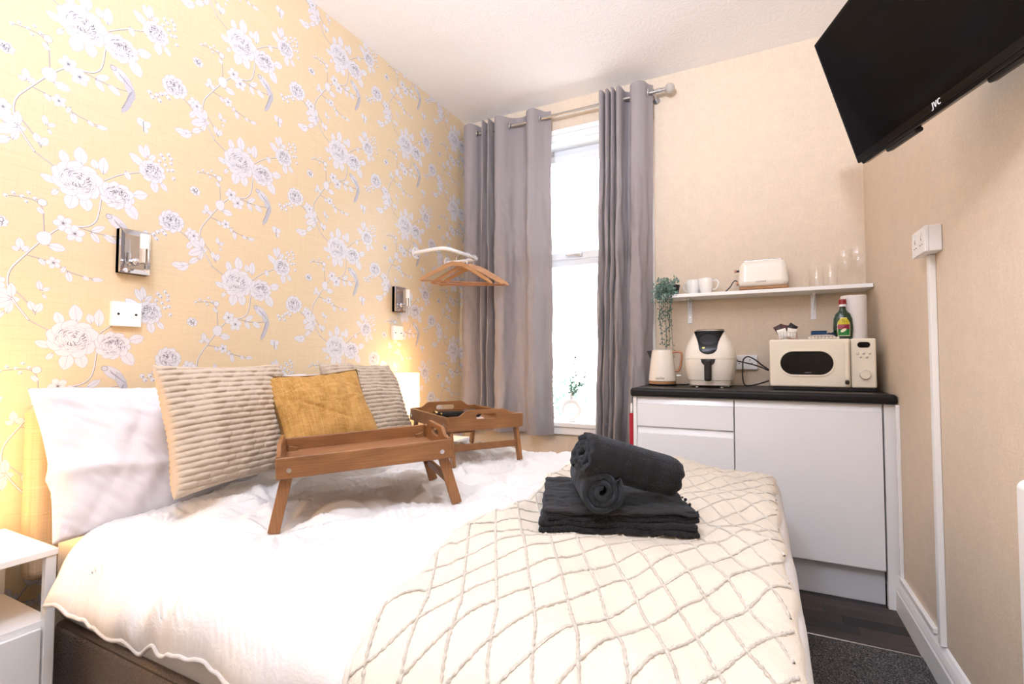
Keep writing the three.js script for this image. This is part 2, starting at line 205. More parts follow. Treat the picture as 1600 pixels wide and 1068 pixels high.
// skirting along the right wall, with trunking on top of it
{
  const prof = [[0, 0], [.022, 0], [.022, .085], [.018, .092], [.02, .098], [.014, .118], [.006, .132], [0, .138]];
  const g = extr(prof, ZN - .55, 0); g.rotateY(Math.PI); T(g, XR, 0, ZN); // profile grows to -x
  struct(mesh('baseboard_right', g, M.white));
  struct(mesh('baseboard_left', box(0, .018, 0, .13, 0, ZN), M.white));
  struct(mesh('trim_1', rb(XR - .016, XR, .138, .156, .60, 1.06, .003), M.white));
  struct(mesh('trim_2', rb(XR - .014, XR, .156, .868, .618, .634, .003), M.white));
}
// white upvc window with a fixed lower pane and an opening upper one
{
  const w = new THREE.Group(); w.name = 'window_1'; scene.add(w); struct(w, 'white plastic framed window with an upper opening pane between the grey curtains', 'window');
  const z0 = -.2, z1 = -.14, F = .06;
  mesh('reveal', merge([box(WX0, WX0 + .012, WY0, WY1, z1, .002), box(WX1 - .012, WX1, WY0, WY1, z1, .002), box(WX0, WX1, WY1 - .012, WY1, z1, .002)]), std({ color: col('#e2e2e2'), roughness: .6 }), w);
  mesh('outer_frame', merge([rb(WX0, WX0 + F, WY0, WY1, z0, z1), rb(WX1 - F, WX1, WY0, WY1, z0, z1), rb(WX0, WX1, WY1 - F, WY1, z0, z1), rb(WX0, WX1, WY0, WY0 + .05, z0, z1), rb(WX0, WX1, 1.735, 1.79, z0, z1)]), M.upvc, w);
  const sash = mesh('opening_sash', merge([rb(WX0 + .05, WX0 + .1, 1.78, 2.55, z0 + .01, z1 + .018), rb(WX1 - .1, WX1 - .05, 1.78, 2.55, z0 + .01, z1 + .018), rb(WX0 + .05, WX1 - .05, 2.5, 2.55, z0 + .01, z1 + .018), rb(WX0 + .05, WX1 - .05, 1.78, 1.83, z0 + .01, z1 + .018)]), M.upvc, w);
  mesh('handle', merge([rb(.78, .90, 1.795, 1.812, z1 + .03, z1 + .045, .005), rb(.86, .90, 1.79, 1.815, z1 + .015, z1 + .035, .004)]), M.steel, sash);
  mesh('pane', box(WX0 + .09, WX1 - .09, 1.82, 2.51, -.174, -.172), M.pane, w);
  mesh('pane', box(WX0 + .05, WX1 - .05, .64, 1.745, -.174, -.172), M.pane, w);
  mesh('sill', rb(WX0 - .03, WX1 + .03, .595, .628, z1 - .01, .03, .008), M.white, w);
  mesh('apron', merge([rb(WX0 - .02, WX1 + .02, .545, .595, 0, .018, .004)]), M.white, w);
  mesh('architrave', merge([rb(WX0 - .065, WX0, .545, WY1 + .07, 0, .022, .004), rb(WX1, WX1 + .065, .545, WY1 + .07, 0, .022, .004), rb(WX0 - .065, WX1 + .065, WY1, WY1 + .035, 0, .022, .004), rb(WX0 - .065, WX1 + .065, WY1 + .035, WY1 + .07, 0, .032, .006)]), M.white, w);
}
// outside
struct(mesh('ground', box(-6, 8, -.4, -.2, -9, -.31), std({ color: col('#b9b6b0'), roughness: .9 })));
function leafCloud(n, place, size, seed, flat = .35) {
  const q = rng(seed), p = [], ix = []; const m = new THREE.Matrix4(), e = new THREE.Euler(), Q = new THREE.Quaternion(), v = V(0, 0, 0);
  const L = [[0, 0, 0], [.35, .5, .12], [0, 1, 0], [-.35, .5, .12], [0, .5, -.06]];
  for (let i = 0; i < n; i++) { const [c, s] = place(q, i); e.set(q() * 6.28, q() * 6.28, q() * 6.28); Q.setFromEuler(e); m.compose(V(...c), Q, V(s * size, s * size, s * size)); const o = p.length / 3; for (const l of L) { v.set(...l).applyMatrix4(m); p.push(v.x, v.y, v.z); } ix.push(o, o + 1, o + 4, o + 1, o + 2, o + 4, o + 2, o + 3, o + 4, o + 3, o, o + 4); }
  const g = new THREE.BufferGeometry(); g.setAttribute('position', new THREE.Float32BufferAttribute(p, 3)); g.setIndex(ix); const h = g.toNonIndexed(); h.computeVertexNormals(); h.setAttribute('uv', new THREE.Float32BufferAttribute(new Float32Array(h.attributes.position.count * 2), 2)); return h;
}
for (const [x, z, r, s, l] of [[-.6, -3.4, .5, 3, 'pale green garden shrub outside the window, left of the vase'], [.75, -3.6, .42, 4, 'pale green garden shrub outside the window, right of the vase']]) {
  const o = thing('garden_shrub', l, 'shrub', [x, -.2, z]);
  mesh('stem', cyl(.03, .02, .6), M.woodBase, o);
  mesh('foliage', leafCloud(900, q => { const a = q() * 6.28, b = Math.acos(2 * q() - 1), d = r * Math.cbrt(q()); return [[Math.cos(a) * Math.sin(b) * d, .62 + Math.cos(b) * d * .9, Math.sin(a) * Math.sin(b) * d], .6 + q() * .6]; }, .09, s), M.shrub, o);
}

// ---------- bed ----------
const bed = thing('bed', 'double bed with beige linen headboard and brown-grey fabric base against the floral wall', 'bed', [0, 0, 0]);
{
  const hb = mesh('headboard', uvBox(rb(.012, .092, .40, .93, .90, 2.535, .035, 5), .5, .5), M.linen, bed);
  mesh('base', uvBox(rb(.095, 2.03, .03, .275, .97, 2.475, .02), .5, .5), M.divan, bed);
  mesh('mattress', uvBox(rb(.098, 2.04, .275, .585, .965, 2.49, .07, 6), .5, .5), M.sheet, bed);
  for (const z of [1.2, 2.15]) mesh('strut', box(.015, .06, .0, .42, z, z + .08), M.black, bed);
  for (const [x, z] of [[.2, 1.05], [1.92, 1.05], [.2, 2.4], [1.92, 2.4]]) mesh('foot', cyl(.02, .025, .04, x, 0, z), M.black, bed);
}
// trays are laid out first, as their feet press into the duvet
const TRAYS = [{ c: [.90, 2.02], d: [.66, -.75], top: .8125, tip: .05 }, { c: [.774, 1.251], d: [-.83, -.556], top: .822, tip: 0 }];
const TL = .475, TW = .36, LEG = .20;
const feet = [];
for (const t of TRAYS) { const l = Math.hypot(...t.d); t.d = [t.d[0] / l, t.d[1] / l]; t.s = [-t.d[1], t.d[0]]; t.foot = t.top - LEG; for (const a of [-1, 1]) for (const b of [-1, 1]) { const u = a * (TL / 2 + .012), v = b * (TW / 2 - .03); feet.push([t.c[0] + t.d[0] * u + t.s[0] * v, t.c[1] + t.d[1] * u + t.s[1] * v, t.foot + u * Math.sin(t.tip)]); } }
const STK = { c: [1.618, 1.787], a: .352, w: .405, d: .36, y: .614 };
function bedTop(x, z) {
  let y = .622 - .014 * sm(1.3, 2.0, x);
  y += .016 * N2(x * 1.7 + 3, z * 1.9) + .008 * N2(x * 4.1, z * 4.4 + 7);
  y -= .012 * sm(2.2, 2.45, z);
  const soft = 1 - sm(1.25, 1.45, x);
  // creases that run from the tray feet
  for (const [fx, fz] of feet) { const dx = x - fx, dz = z - fz, r = Math.hypot(dx, dz) + 1e-6, a = Math.atan2(dz, dx); y += soft * .021 * Math.exp(-r / .17) * sm(.02, .07, r) * Math.sin(a * 9 + 5 * N2(fx * 9, fz * 9) + 2.5 * N2(x * 4, z * 4)); }
  const w = N2(x * 1.6 + 11, z * 1.6), c = Math.cos(.5 + w), s = Math.sin(.5 + w); y += (.3 + .7 * soft) * .0055 * N2((x * c + z * s) * 15, (z * c - x * s) * 3.2);
  y += .0012 * N2(x * 26 + 9, z * 18) * (0.4 + .6 * soft);
  for (const [fx, fz, fy] of feet) { const r = Math.hypot(x - fx, z - fz); y = mix(y, fy, Math.exp(-(r * r) / .0032)); }
  { const dx = x - STK.c[0], dz = z - STK.c[1], c2 = Math.cos(STK.a), s2 = Math.sin(STK.a), u = Math.abs(dx * c2 - dz * s2), v = Math.abs(dx * s2 + dz * c2); y = mix(y, STK.y - .012, (1 - sm(STK.w / 2 - .01, STK.w / 2 + .09, u)) * (1 - sm(STK.d / 2 - .01, STK.d / 2 + .09, v))); }
  return y;
}
// (xx, zz) are lengths along the cloth; they bend over the sides and the foot of the bed
function drape(xx, zz, up = 0, curl = 1.8) {
  let Z = zz, X = xx, dz = 0, dx = 0;
  const near = zz - 2.43, far = 1.0 - zz, foot = xx - 2.0;
  if (near > 0) { const r = .125, f = Math.min(near / r, curl); Z = 2.43 + (1.45 * r + up) * Math.sin(f); dz = (r * 1.05 + up) * (1 - Math.cos(f)); const ex = near - f * r; if (ex > 0) { dz += ex * Math.sin(f); Z += ex * Math.cos(f); } }
  if (far > 0) { const r = .09, f = Math.min(far / r, curl); Z = 1.0 - (1.2 * r + up) * Math.sin(f); dz = (r + up) * (1 - Math.cos(f)); const ex = far - f * r; if (ex > 0) { dz += ex * Math.sin(f); Z -= ex * Math.cos(f); } }
  if (foot > 0) { const r = .075, f = Math.min(foot / r, 1.5); X = 2.0 + (r + up) * Math.sin(f); dx = (r + up) * (1 - Math.cos(f)); const ex = foot - f * r; if (ex > 0) { dx += ex; X += ex * .03 + .008 * Math.sin(zz * 34 + 2 * N2(zz * 3, 1)) * sm(0, .15, ex); } }
  let y = bedTop(Math.min(xx, 2.0), Math.max(1.0, Math.min(2.43, zz)));
  y += up * (near > 0 || far > 0 || foot > 0 ? 1 : 1);
  if (near > 0) { y += .006 * N2(xx * 4, near * 5) * sm(0, .1, near); Z += (.013 * N2(xx * 3.4 + 4, near * 4) + .001 * N2(xx * 17, near * 6)) * sm(0, .15, near); }
  return [X, y - dz - dx, Z];
}
{
  const d = thing('duvet', 'crumpled white duvet spread over the bed under the wooden trays', 'duvet');
  const g = grid(260, 240, (u, v) => {
    const zz = mix(.80, 2.43 + .21, v), hx = .29 + .13 * sm(2.35, 2.62, zz) + .02 * N2(zz * 4, 3);
    const e = Math.pow(u, 1.0), xx = mix(hx, 2.43, e); const q = drape(xx, zz);
    const h = xx - hx, roll = h < .05 ? (1 - Math.sqrt(1 - Math.pow(1 - h / .05, 2))) : 0; q[1] -= roll * .035; if (h < .001) q[0] += .02;
    return [q[0], q[1], q[2], xx, zz];
  });
  mesh('cover', g, M.duvet, d);
  const hem = []; for (let i = 0; i <= 70; i++) { const xx = mix(.44, 2.0, i / 70); const q = drape(xx, 2.64); hem.push([q[0], q[1], q[2]]); }
  mesh('hem', tube(hem, .005, 260, 8), M.duvet, d);
}
// cream throw across the foot of the bed
{
  const t = thing('throw_blanket', 'cream woven throw with raised diamond lattice across the foot of the bed', 'throw');
  const edge = zz => 1.345 + .02 * N2(zz * 2.2, 9) + .10 * sm(2.3, 2.75, zz) - .05 * sm(1.6, 1.0, zz);
  const at = (xx, zz) => { const q = drape(xx, zz, .009, 1.5), h = xx - edge(zz); q[1] += .010 * sm(.06, .015, h) * sm(-.01, .02, h) + .0035 * N2(xx * 7, zz * 6 + 3) + .005 * sm(2.1, 2.4, zz) * Math.max(0, N2(xx * 5 + zz * 3, zz * 2 - xx * 4)) ; q[0] += .005 * N2(zz * 9, xx * 3) * sm(1.98, 2.05, xx); return q; };
  mesh('cloth', grid(120, 240, (u, v) => { const zz = mix(.93, 2.95, v), xx = mix(edge(zz), 2.055 + .012 * N2(zz * 5, 2), u), q = at(xx, zz); if (u === 0) q[1] -= .016; if (u === 1) { q[1] -= .006; } return [q[0], q[1], q[2], xx, zz]; }), M.throw, t);
  const gs = [], m = .552;
  for (const sgn of [1, -1]) for (let k = -40; k < 60; k++) {
    const c0 = sgn > 0 ? 2.898 + .074 * k : .540 + .074 * k, pts = [];
    for (let i = 0; i <= 420; i++) { const zz = mix(.94, 2.94, i / 420), xx = c0 - sgn * m * zz; if (xx > edge(zz) + .004 && xx < 2.045) { const q = at(xx, zz); pts.push([q[0], q[1] + .001, q[2]]); } }
    if (pts.length < 8) continue;
    const n = pts.length * 2, cv = new THREE.CatmullRomCurve3(pts.map(p => V(...p))), g = new THREE.TubeGeometry(cv, n, .0031, 6, false), p = g.attributes.position;
    for (let i = 0; i <= n; i++) { const cc = cv.getPointAt(i / n), bead = .6 + .55 * Math.abs(Math.sin(i * Math.PI / 5)) + .25 * N2(i * .3, k * 3 + sgn); for (let j = 0; j <= 6; j++) { const o = i * 7 + j; p.setXYZ(o, cc.x + (p.getX(o) - cc.x) * bead, cc.y + (p.getY(o) - cc.y) * bead, cc.z + (p.getZ(o) - cc.z) * bead); } }
    g.computeVertexNormals(); gs.push(g);
  }
  const tf = mesh('tufted_lattice', merge(gs), M.tuft, t); tf.userData.kind = 'stuff';
  const hm = []; for (let i = 0; i <= 90; i++) { const zz = mix(.95, 2.93, i / 90), q = at(edge(zz) + .006, zz); hm.push([q[0], q[1] - .001, q[2]]); }
  mesh('edge_hem', tube(hm, .007, 260, 6), M.tuft, t);
}

// ---------- pillows and cushions ----------
function pillowGeo(w, h, t, n, disp, pinch = .07, pw = .5) {
  const side = s => grid(n, n, (a, b) => { const u = a * 2 - 1, v = b * 2 - 1, e = Math.pow(Math.max(0, (1 - u * u) * (1 - v * v)), pw); const X = u * w / 2 * (1 - pinch * Math.cos(v * Math.PI / 2)), Y = v * h / 2 * (1 - pinch * Math.cos(u * Math.PI / 2)); const d = disp ? disp(X, Y, u, v, s) : 0; return [X, Y, s * (e * t / 2 + d * Math.min(1, e * 5)), X, Y]; });
  const f = side(1), b = side(-1); b.index.array.reverse(); b.computeVertexNormals(); return merge([f, b]);
}
function cushion(name, label, cat, geo, mat, pos, lean, yaw, roll, group) { const o = thing(name, label, cat, pos, 0, group); o.rotation.set(-lean, Math.PI / 2 + yaw, roll, 'YXZ'); mesh('cover', geo, mat, o); return o; }
{
  const fold = (s) => (X, Y, u, v) => .014 * N2(X * 4 + s, Y * 4) + .006 * N2(X * 11, Y * 7 + s) + .018 * Math.exp(-Math.pow((v + .45 + .3 * u) / .10, 2)) * (u < 0 ? 1 : .4) - .006 * Math.exp(-Math.pow((u + .5 - .35 * v) / .06, 2)) + .005 * Math.exp(-Math.pow((v - .35 + .5 * u) / .06, 2)) * sm(.3, -.3, u) + .004 * N2((X + Y) * 30 + s, (X - Y) * 5);
  const p1 = cushion('pillow', 'large white pillow nearest the lamp, leaning on the beige headboard', 'pillow', pillowGeo(.69, .44, .17, 90, fold(1), .05, .42), M.pillow, [.25, .772, 2.232], .42, .04, -.02);
  const seam = []; for (let i = 0; i <= 20; i++) seam.push([-.33 + .004 * Math.sin(i), mix(-.19, .19, i / 20), .0]);
  cushion('pillow', 'white pillow mostly hidden behind the mustard cushion', 'pillow', pillowGeo(.72, .46, .16, 60, fold(5), .06, .42), M.pillow, [.25, .79, 1.45], .42, 0, .02);
  const ribs = (s) => (X, Y, u, v) => { const rw = .0175, row = Math.floor(Y / rw + 100), f = Y / rw + 100 - row, off = (row % 2) * .5 + .3 * N2(row * 1.3, s), sg = X / .042 + off, q = sg - Math.floor(sg), big = (Math.floor(sg) * 7 + row * 3) % 2 ? 1 : .55; return .0105 * Math.pow(Math.sin(Math.PI * f), .55) * (.3 + .7 * big * Math.pow(Math.sin(Math.PI * q), .3)) + .008 * N2(X * 5 + s, Y * 5); };
  cushion('ribbed_cushion', 'beige ribbed chenille cushion leaning on the large white pillow', 'cushion', pillowGeo(.45, .39, .14, 210, ribs(2), .07, .45), M.rib, [.47, .856, 2.168], .28, .08, .0);
  cushion('ribbed_cushion', 'pale ribbed chenille cushion behind the mustard cushion, beside the lit lamp', 'cushion', pillowGeo(.455, .37, .14, 210, ribs(6), .07, .45), M.rib, [.43, .87, 1.498], .45, .05, -.03);
  const must = cushion('mustard_cushion', 'mustard yellow woven cushion with dark stitched edge in front of ribbed cushions', 'cushion', pillowGeo(.365, .33, .13, 110, (X, Y, u, v) => .010 * N2(X * 5 + 2, Y * 5) + .005 * N2(X * 14, Y * 9) - .007 * Math.exp(-Math.pow((v + .2 + .6 * u) / .05, 2)) * sm(.8, .2, Math.abs(u + .3)), .08, .45), M.mustard, [.585, .868, 1.895], .58, -.29, .06);
  const st = []; const P4 = (u, v) => [u * .1825 * (1 - .08 * Math.cos(v * Math.PI / 2)), v * .165 * (1 - .08 * Math.cos(u * Math.PI / 2)), 0];
  for (let i = 0; i < 200; i++) { const t = i / 200 * 4, s = Math.floor(t), f = (t - s) * 2 - 1, p = s === 0 ? P4(f, 1) : s === 1 ? P4(1, -f) : s === 2 ? P4(-f, -1) : P4(-1, f); st.push(T(new THREE.SphereGeometry(.0052, 7, 5).scale(1, 1, 1.5), ...p)); }
  const sx = mesh('stitched_edge', merge(st), M.mustardEdge, must); sx.userData.label = 'dark brown whip stitched edge'; sx.userData.kind = 'stuff';
}

// ---------- bamboo trays ----------
function makeTray(t, label) {
  const o = thing('bed_tray', label, 'tray', [t.c[0], t.foot, t.c[1]], Math.atan2(-t.d[1], t.d[0]), 'wooden breakfast trays on the bed');
  o.rotation.order = 'YXZ'; o.rotation.z = t.tip;
  const H = LEG, sh = .056, th = .011, y0 = H - sh;
  const grainBox = (...a) => { const g = rb(...a); const p = g.attributes.position, uv = g.attributes.uv, q = R(); for (let i = 0; i < p.count; i++) uv.setXY(i, p.getX(i) * 2 + q, (p.getY(i) + p.getZ(i)) * 4 + q); return g; };
  mesh('tray_bottom', grainBox(-TL / 2 + .006, TL / 2 - .006, y0 + .008, y0 + .016, -TW / 2 + .006, TW / 2 - .006, .002), M.bamboo2, o);
  for (const s of [-1, 1]) mesh('long_side', grainBox(-TL / 2, TL / 2, y0, H, s > 0 ? TW / 2 - th : -TW / 2, s > 0 ? TW / 2 : -TW / 2 + th, .003), M.bamboo, o);
  for (const s of [-1, 1]) {
    const pts = [[-TW / 2 + th, 0], [TW / 2 - th, 0], [TW / 2 - th, sh]]; const up = a => sh + .024 * sm(.128, .085, Math.abs(a)); for (let i = 0; i <= 24; i++) { const a = mix(TW / 2 - th - .004, -TW / 2 + th + .004, i / 24); pts.push([a, up(a)]); } pts.push([-TW / 2 + th, sh]);
    const g = extr(pts, th - .004, .002, [slot(.10, .026, 8, 0, sh - .002).reverse()]); g.rotateY(Math.PI / 2); T(g, s > 0 ? TL / 2 - th + .002 : -TL / 2 + .002, y0, 0);
    const uv = g.attributes.uv, p = g.attributes.position; for (let i = 0; i < p.count; i++) uv.setXY(i, p.getZ(i) * 2, p.getY(i) * 4); mesh('handle_end', g, M.bamboo, o);
  }
  for (const s of [-1, 1]) { for (const b of [-1, 1]) { const z = b * (TW / 2 - .024); const g = beam([s * (TL / 2 - .032), y0 + .03, z], [s * (TL / 2 + .012), .002, z], .03, .014, [1, 0, 0]); const uv = g.attributes.uv, p = g.attributes.position; for (let i = 0; i < p.count; i++) uv.setXY(i, p.getY(i) * 2 + s, p.getX(i) * 4 + p.getZ(i) * 4); mesh('leg', g, M.bamboo, o); mesh('bolt', cylZ(.0065, .004, s * (TL / 2 - .032), y0 + .022, b * (TW / 2 + .0015)), M.chrome, o); }
    const k = .42; mesh('crossbar', grainBox(s * (TL / 2 + .012 - .044 * k) - .006, s * (TL / 2 + .012 - .044 * k) + .006, (y0 + .03) * k - .014, (y0 + .03) * k + .014, -TW / 2 + .03, TW / 2 - .03), M.bamboo, o); }
  return o;
}
makeTray(TRAYS[0], 'empty bamboo bed tray standing nearest, in front of the mustard cushion');
makeTray(TRAYS[1], 'bamboo bed tray near the curtain, with a black case lying on it');
{
  const t = TRAYS[1], y = t.top - .056 + .0165;
  const b = thing('booklet', 'pale booklet lying under the black case on the farther tray', 'booklet', [t.c[0] - .055, y, t.c[1] - .025], .75); mesh('cover', rb(-.115, .115, 0, .006, -.075, .075, .002), std({ color: col('#e6d7cd'), roughness: .6 }), b);
  const w = thing('case', 'black glossy zip case lying on the farther wooden tray', 'case', [t.c[0] - .05, y + .0065, t.c[1] - .02], .8);
  mesh('body', rb(-.105, .105, 0, .03, -.055, .055, .012, 4), M.blackGloss, w); mesh('zip', rb(-.107, .107, .013, .017, -.057, .057, .002), M.black, w);
  for (const x of [-.085, .085]) mesh('stud', T(new THREE.SphereGeometry(.005, 10, 8), x, .022, .054), M.gold, w);
}

// ---------- towels ----------
const stackFrame = (name, label, y, extra = 0) => thing(name, label, 'towel', [STK.c[0], y, STK.c[1]], STK.a + extra);
function softSlab(w, d, h, seed) { const g = new RoundedBoxGeometry(w, h, d, 8, h * .49), p = g.attributes.position; const gg = new THREE.BoxGeometry(w, h, d, 60, 4, 50), q = gg.attributes.position; for (let i = 0; i < q.count; i++) { let x = q.getX(i), y = q.getY(i), z = q.getZ(i); const r = h / 2, cx = Math.max(-w / 2 + r, Math.min(w / 2 - r, x)), cz = Math.max(-d / 2 + r, Math.min(d / 2 - r, z)); const vx = x - cx, vz = z - cz, l = Math.hypot(vx, y, vz); if ((vx || vz) && l > 0) { const k = r / l; x = cx + vx * k; z = cz + vz * k; y *= k; } x += .004 * N2(z * 9 + seed, seed); z += .005 * N2(x * 8, seed * 3); y += .0035 * N2(x * 7 + seed, z * 8) + .002 * N2(x * 22, z * 20 + seed); q.setXYZ(i, x, y, z); } gg.computeVertexNormals(); const uv = gg.attributes.uv; for (let i = 0; i < uv.count; i++) uv.setXY(i, q.getX(i) * 6, (q.getZ(i) + q.getY(i)) * 6); return gg; }
{
  let y = STK.y;
  const a = stackFrame('folded_towel', 'folded black bath towel at the bottom of the towel pile', y);
  mesh('fold_layer', T(softSlab(.405, .36, .017, 1), 0, .0085, 0), M.towel, a); mesh('fold_layer', T(softSlab(.40, .36, .016, 2), -.002, .0235, -.002), M.towel, a);
  y += .031;
  const b = stackFrame('folded_towel', 'folded charcoal bath towel with woven border, upper one in the pile', y, .04);
  mesh('fold_layer', T(softSlab(.385, .35, .010, 3), .003, .005, -.004), M.towel, b); mesh('fold_layer', T(softSlab(.38, .345, .009, 4), .004, .0135, -.006), M.towel, b); mesh('fold_layer', T(softSlab(.385, .35, .012, 5), -.004, .0235, -.004), M.towel, b);
  mesh('woven_border', T(softSlab(.384, .05, .0118, 5), -.004, .0242, .148), M.towelBand, b);
  const tas = []; for (let i = 0; i < 22; i++) tas.push(T(new THREE.SphereGeometry(.003 + R() * .0025, 6, 5), .190 + R() * .006, .004 + R() * .022, .02 + R() * .15)); mesh('frayed_edge', merge(tas), M.towel, b).userData.kind = 'stuff';
}
function rollGeo(rad, len, seed) { // a spiral of thick cloth
  const turns = 2.9, th = rad / (turns + .55), n = 150, prof = []; const rr = a => th * .55 + th * a / (2 * Math.PI);
  const sp = (a, k) => { const r = rr(a) + k * th * .46, w = 1 + .05 * Math.sin(a * 2 + seed); return [Math.cos(a) * r * w, Math.sin(a) * r / w]; };
  const A = turns * 2 * Math.PI, outer = [], inner = []; for (let i = 0; i <= n; i++) { const a = A * i / n; outer.push(sp(a, 1)); inner.push(sp(a, -1)); }
  const loop = [...outer, ...inner.reverse()], m = loop.length, gs = [];
  const out = grid(m, 40, (u, v) => { const i = Math.round(u * m) % m, e = Math.abs(v * 2 - 1), k = 1 - .05 * sm(.9, 1, e), z = (v - .5) * len + .006 * N2(loop[i][0] * 30 + seed, loop[i][1] * 30); return [loop[i][0] * k, loop[i][1] * k + .003 * N2(z * 12, seed), z, u * 6, v * len * 6]; });
  gs.push(out);
  for (const s of [-1, 1]) gs.push(grid(n, 4, (u, v) => { const i = Math.round(u * n), o = outer[i], q = inner[n - i]; const k = .95, b = Math.sin(v * Math.PI) * .005; const x = mix(o[0], q[0], v), y = mix(o[1], q[1], v), z = s * len / 2 + .006 * N2(x * 30 + seed, y * 30) + s * b; return [x * k, y * k + .003 * N2(z * 12, seed), z, u * 6, v]; }));
  return merge(gs);
}
{
  const lay = (name, label, e0, e1, rad, seed, spin) => { // from end e0 (facing out) to end e1
    const A = V(...e0), B = V(...e1), d = A.clone().sub(B), o = thing(name, label, 'towel', [(e0[0] + e1[0]) / 2, Math.min(e0[1], e1[1]) - rad, (e0[2] + e1[2]) / 2]);
    const m = mesh('roll', rollGeo(rad, d.length(), seed), M.towel, o); m.position.set(0, (e0[1] + e1[1]) / 2 - Math.min(e0[1], e1[1]) + rad, 0); d.normalize();
    m.quaternion.setFromUnitVectors(V(0, 0, 1), d).multiply(new THREE.Quaternion().setFromAxisAngle(V(0, 0, 1), spin)); return o; };
  lay('rolled_towel', 'rolled black towel with its spiral end facing out, under the other roll', [1.644, .726, 1.985], [1.534, .724, 1.765], .053, 2, 1.2);
  lay('rolled_towel', 'rolled black towel lying crosswise on top of the towel pile', [1.592, .816, 1.975], [1.784, .735, 1.795], .058, 5, 4.4);
}

// ---------- headboard wall fittings ----------
function sconce(z, y, label) {
  const o = thing('wall_light', label, 'wall light', [0, y, z]);
  const W = .047, H = .077, w = .031, h = .06, f = .042; // bevelled picture-frame plate
  const q = (a, b, c, d) => { const g = new THREE.BufferGeometry(); g.setAttribute('position', new THREE.Float32BufferAttribute([...a, ...b, ...c, ...a, ...c, ...d], 3)); g.setAttribute('uv', new THREE.Float32BufferAttribute(new Array(12).fill(0), 2)); g.computeVertexNormals(); return g; };
  mesh('backplate', box(.001, .020, -H, H, -W, W), M.chrome, o);
  const O = [[f * .75, H, W], [f * .75, H, -W], [f * .75, -H, -W], [f * .75, -H, W]], I = [[f * .55, h, w], [f * .55, h, -w], [f * .55, -h, -w], [f * .55, -h, w]];
  mesh('bevel', merge([0, 1, 2, 3].map(i => q(O[i], I[i], I[(i + 1) % 4], O[(i + 1) % 4])).concat([merge([box(.001, f * .75, H - .001, H, -W, W), box(.001, f * .75, -H, -H + .001, -W, W), box(.001, f * .75, -H, H, W - .001, W), box(.001, f * .75, -H, H, -W, -W + .001)])])), M.chrome, o);
  mesh('inner_plate', box(f * .5, f * .55, -h, h, -w, w), M.chrome, o);
  mesh('arm', merge([cylX(.006, .07, .05, -.035, 0), T(new THREE.SphereGeometry(.013, 16, 12).scale(.7, 1, 1), .035, -.035, 0)]), M.chrome, o);
  mesh('lamp_holder', cyl(.016, .016, .05, .085, -.045, 0), M.chrome, o);
  mesh('candle_tube', cyl(.0135, .0135, .052, .085, .005, 0), M.cup, o);
  return o;
}
sconce(2.25, 1.44, 'chrome wall light nearest the camera, above the large white pillow');
sconce(.80, 1.43, 'chrome wall light farther along, left of the coat hangers');
function blankPlate(z0, z1, y0, y1, label) { const o = thing('blank_plate', label, 'wall plate', [0, 0, 0]); mesh('plate', rb(.0005, .022, y0, y1, z0, z1, .003), M.whiteGloss, o); for (const s of [.2, .8]) mesh('screw', cylX(.004, .002, .0225, (y0 + y1) / 2, mix(z0, z1, s), 10), M.black, o); }
blankPlate(2.222, 2.312, 1.175, 1.26, 'white square blanking plate under the nearer wall light');
blankPlate(.765, .855, 1.18, 1.265, 'white square blanking plate under the farther wall light');
{
  const o = thing('clothes_rail', 'white metal wall rail bent out from the floral wall', 'clothes rail', [0, 0, 0]);
  mesh('pipe', tube([[0, 1.757, .63], [.20, 1.757, .66], [.245, 1.757, .655], [.262, 1.757, .62], [.262, 1.757, .30], [.25, 1.757, .265], [.21, 1.757, .26], [0, 1.757, .25]], .0125, 100, 14), M.whiteGloss, o);
  for (const z of [.62, .25]) { const f = mesh('flange', cylX(.04, .006, .004, 1.757, z, 28), M.whiteGloss, o); for (const a of [.8, 2.4, 3.9, 5.5]) mesh('screw', cylX(.004, .003, .0075, 1.757 + .027 * Math.sin(a), z + .027 * Math.cos(a), 8), M.steel, f); }
  mesh('end_collar', cylZ(.0165, .03, .262, 1.757, .30), M.whiteGloss, o);
}
{
  const arm = [[0, .0], [.03, .004], [.07, -.012], [.14, -.055], [.225, -.108], [.24, -.125], [.232, -.128], [.2, -.112], [.13, -.072], [.06, -.034], [.03, -.022], [0, -.02]];
  const pts = [...arm, ...arm.slice(1, -1).reverse().map(p => [-p[0], p[1]])].reverse();
  const L = ['wooden coat hanger nearest the camera on the white rail', 'wooden coat hanger in the middle of the three on the rail', 'wooden coat hanger closest to the curtain on the white rail'];
  [[.25, .51, .74], [.27, .41, .52], [.275, .335, .44]].forEach(([x, z, a], i) => {
    const o = thing('coat_hanger', L[i], 'coat hanger', [x, 1.693, z], a, 'wooden coat hangers on the white rail');
    const body = extr(pts, .009, .0025); T(body, 0, 0, -.0045); const uv = body.attributes.uv, p = body.attributes.position; for (let k = 0; k < p.count; k++) uv.setXY(k, p.getX(k) * 2 + i, p.getY(k) * 4);
    mesh('shoulders', body, M.hanger, o); mesh('trouser_bar', cylX(.0055, .455, 0, -.128, 0, 10), M.bamboo2, o);
    mesh('hook', tube([[0, -.005, 0], [0, .035, 0], [.012, .046, 0], [.019, .062, 0], [.012, .078, 0], [0, .082, 0], [-.014, .075, 0], [-.017, .064, 0]], .0017, 40, 6), M.chrome, o);
  });
}

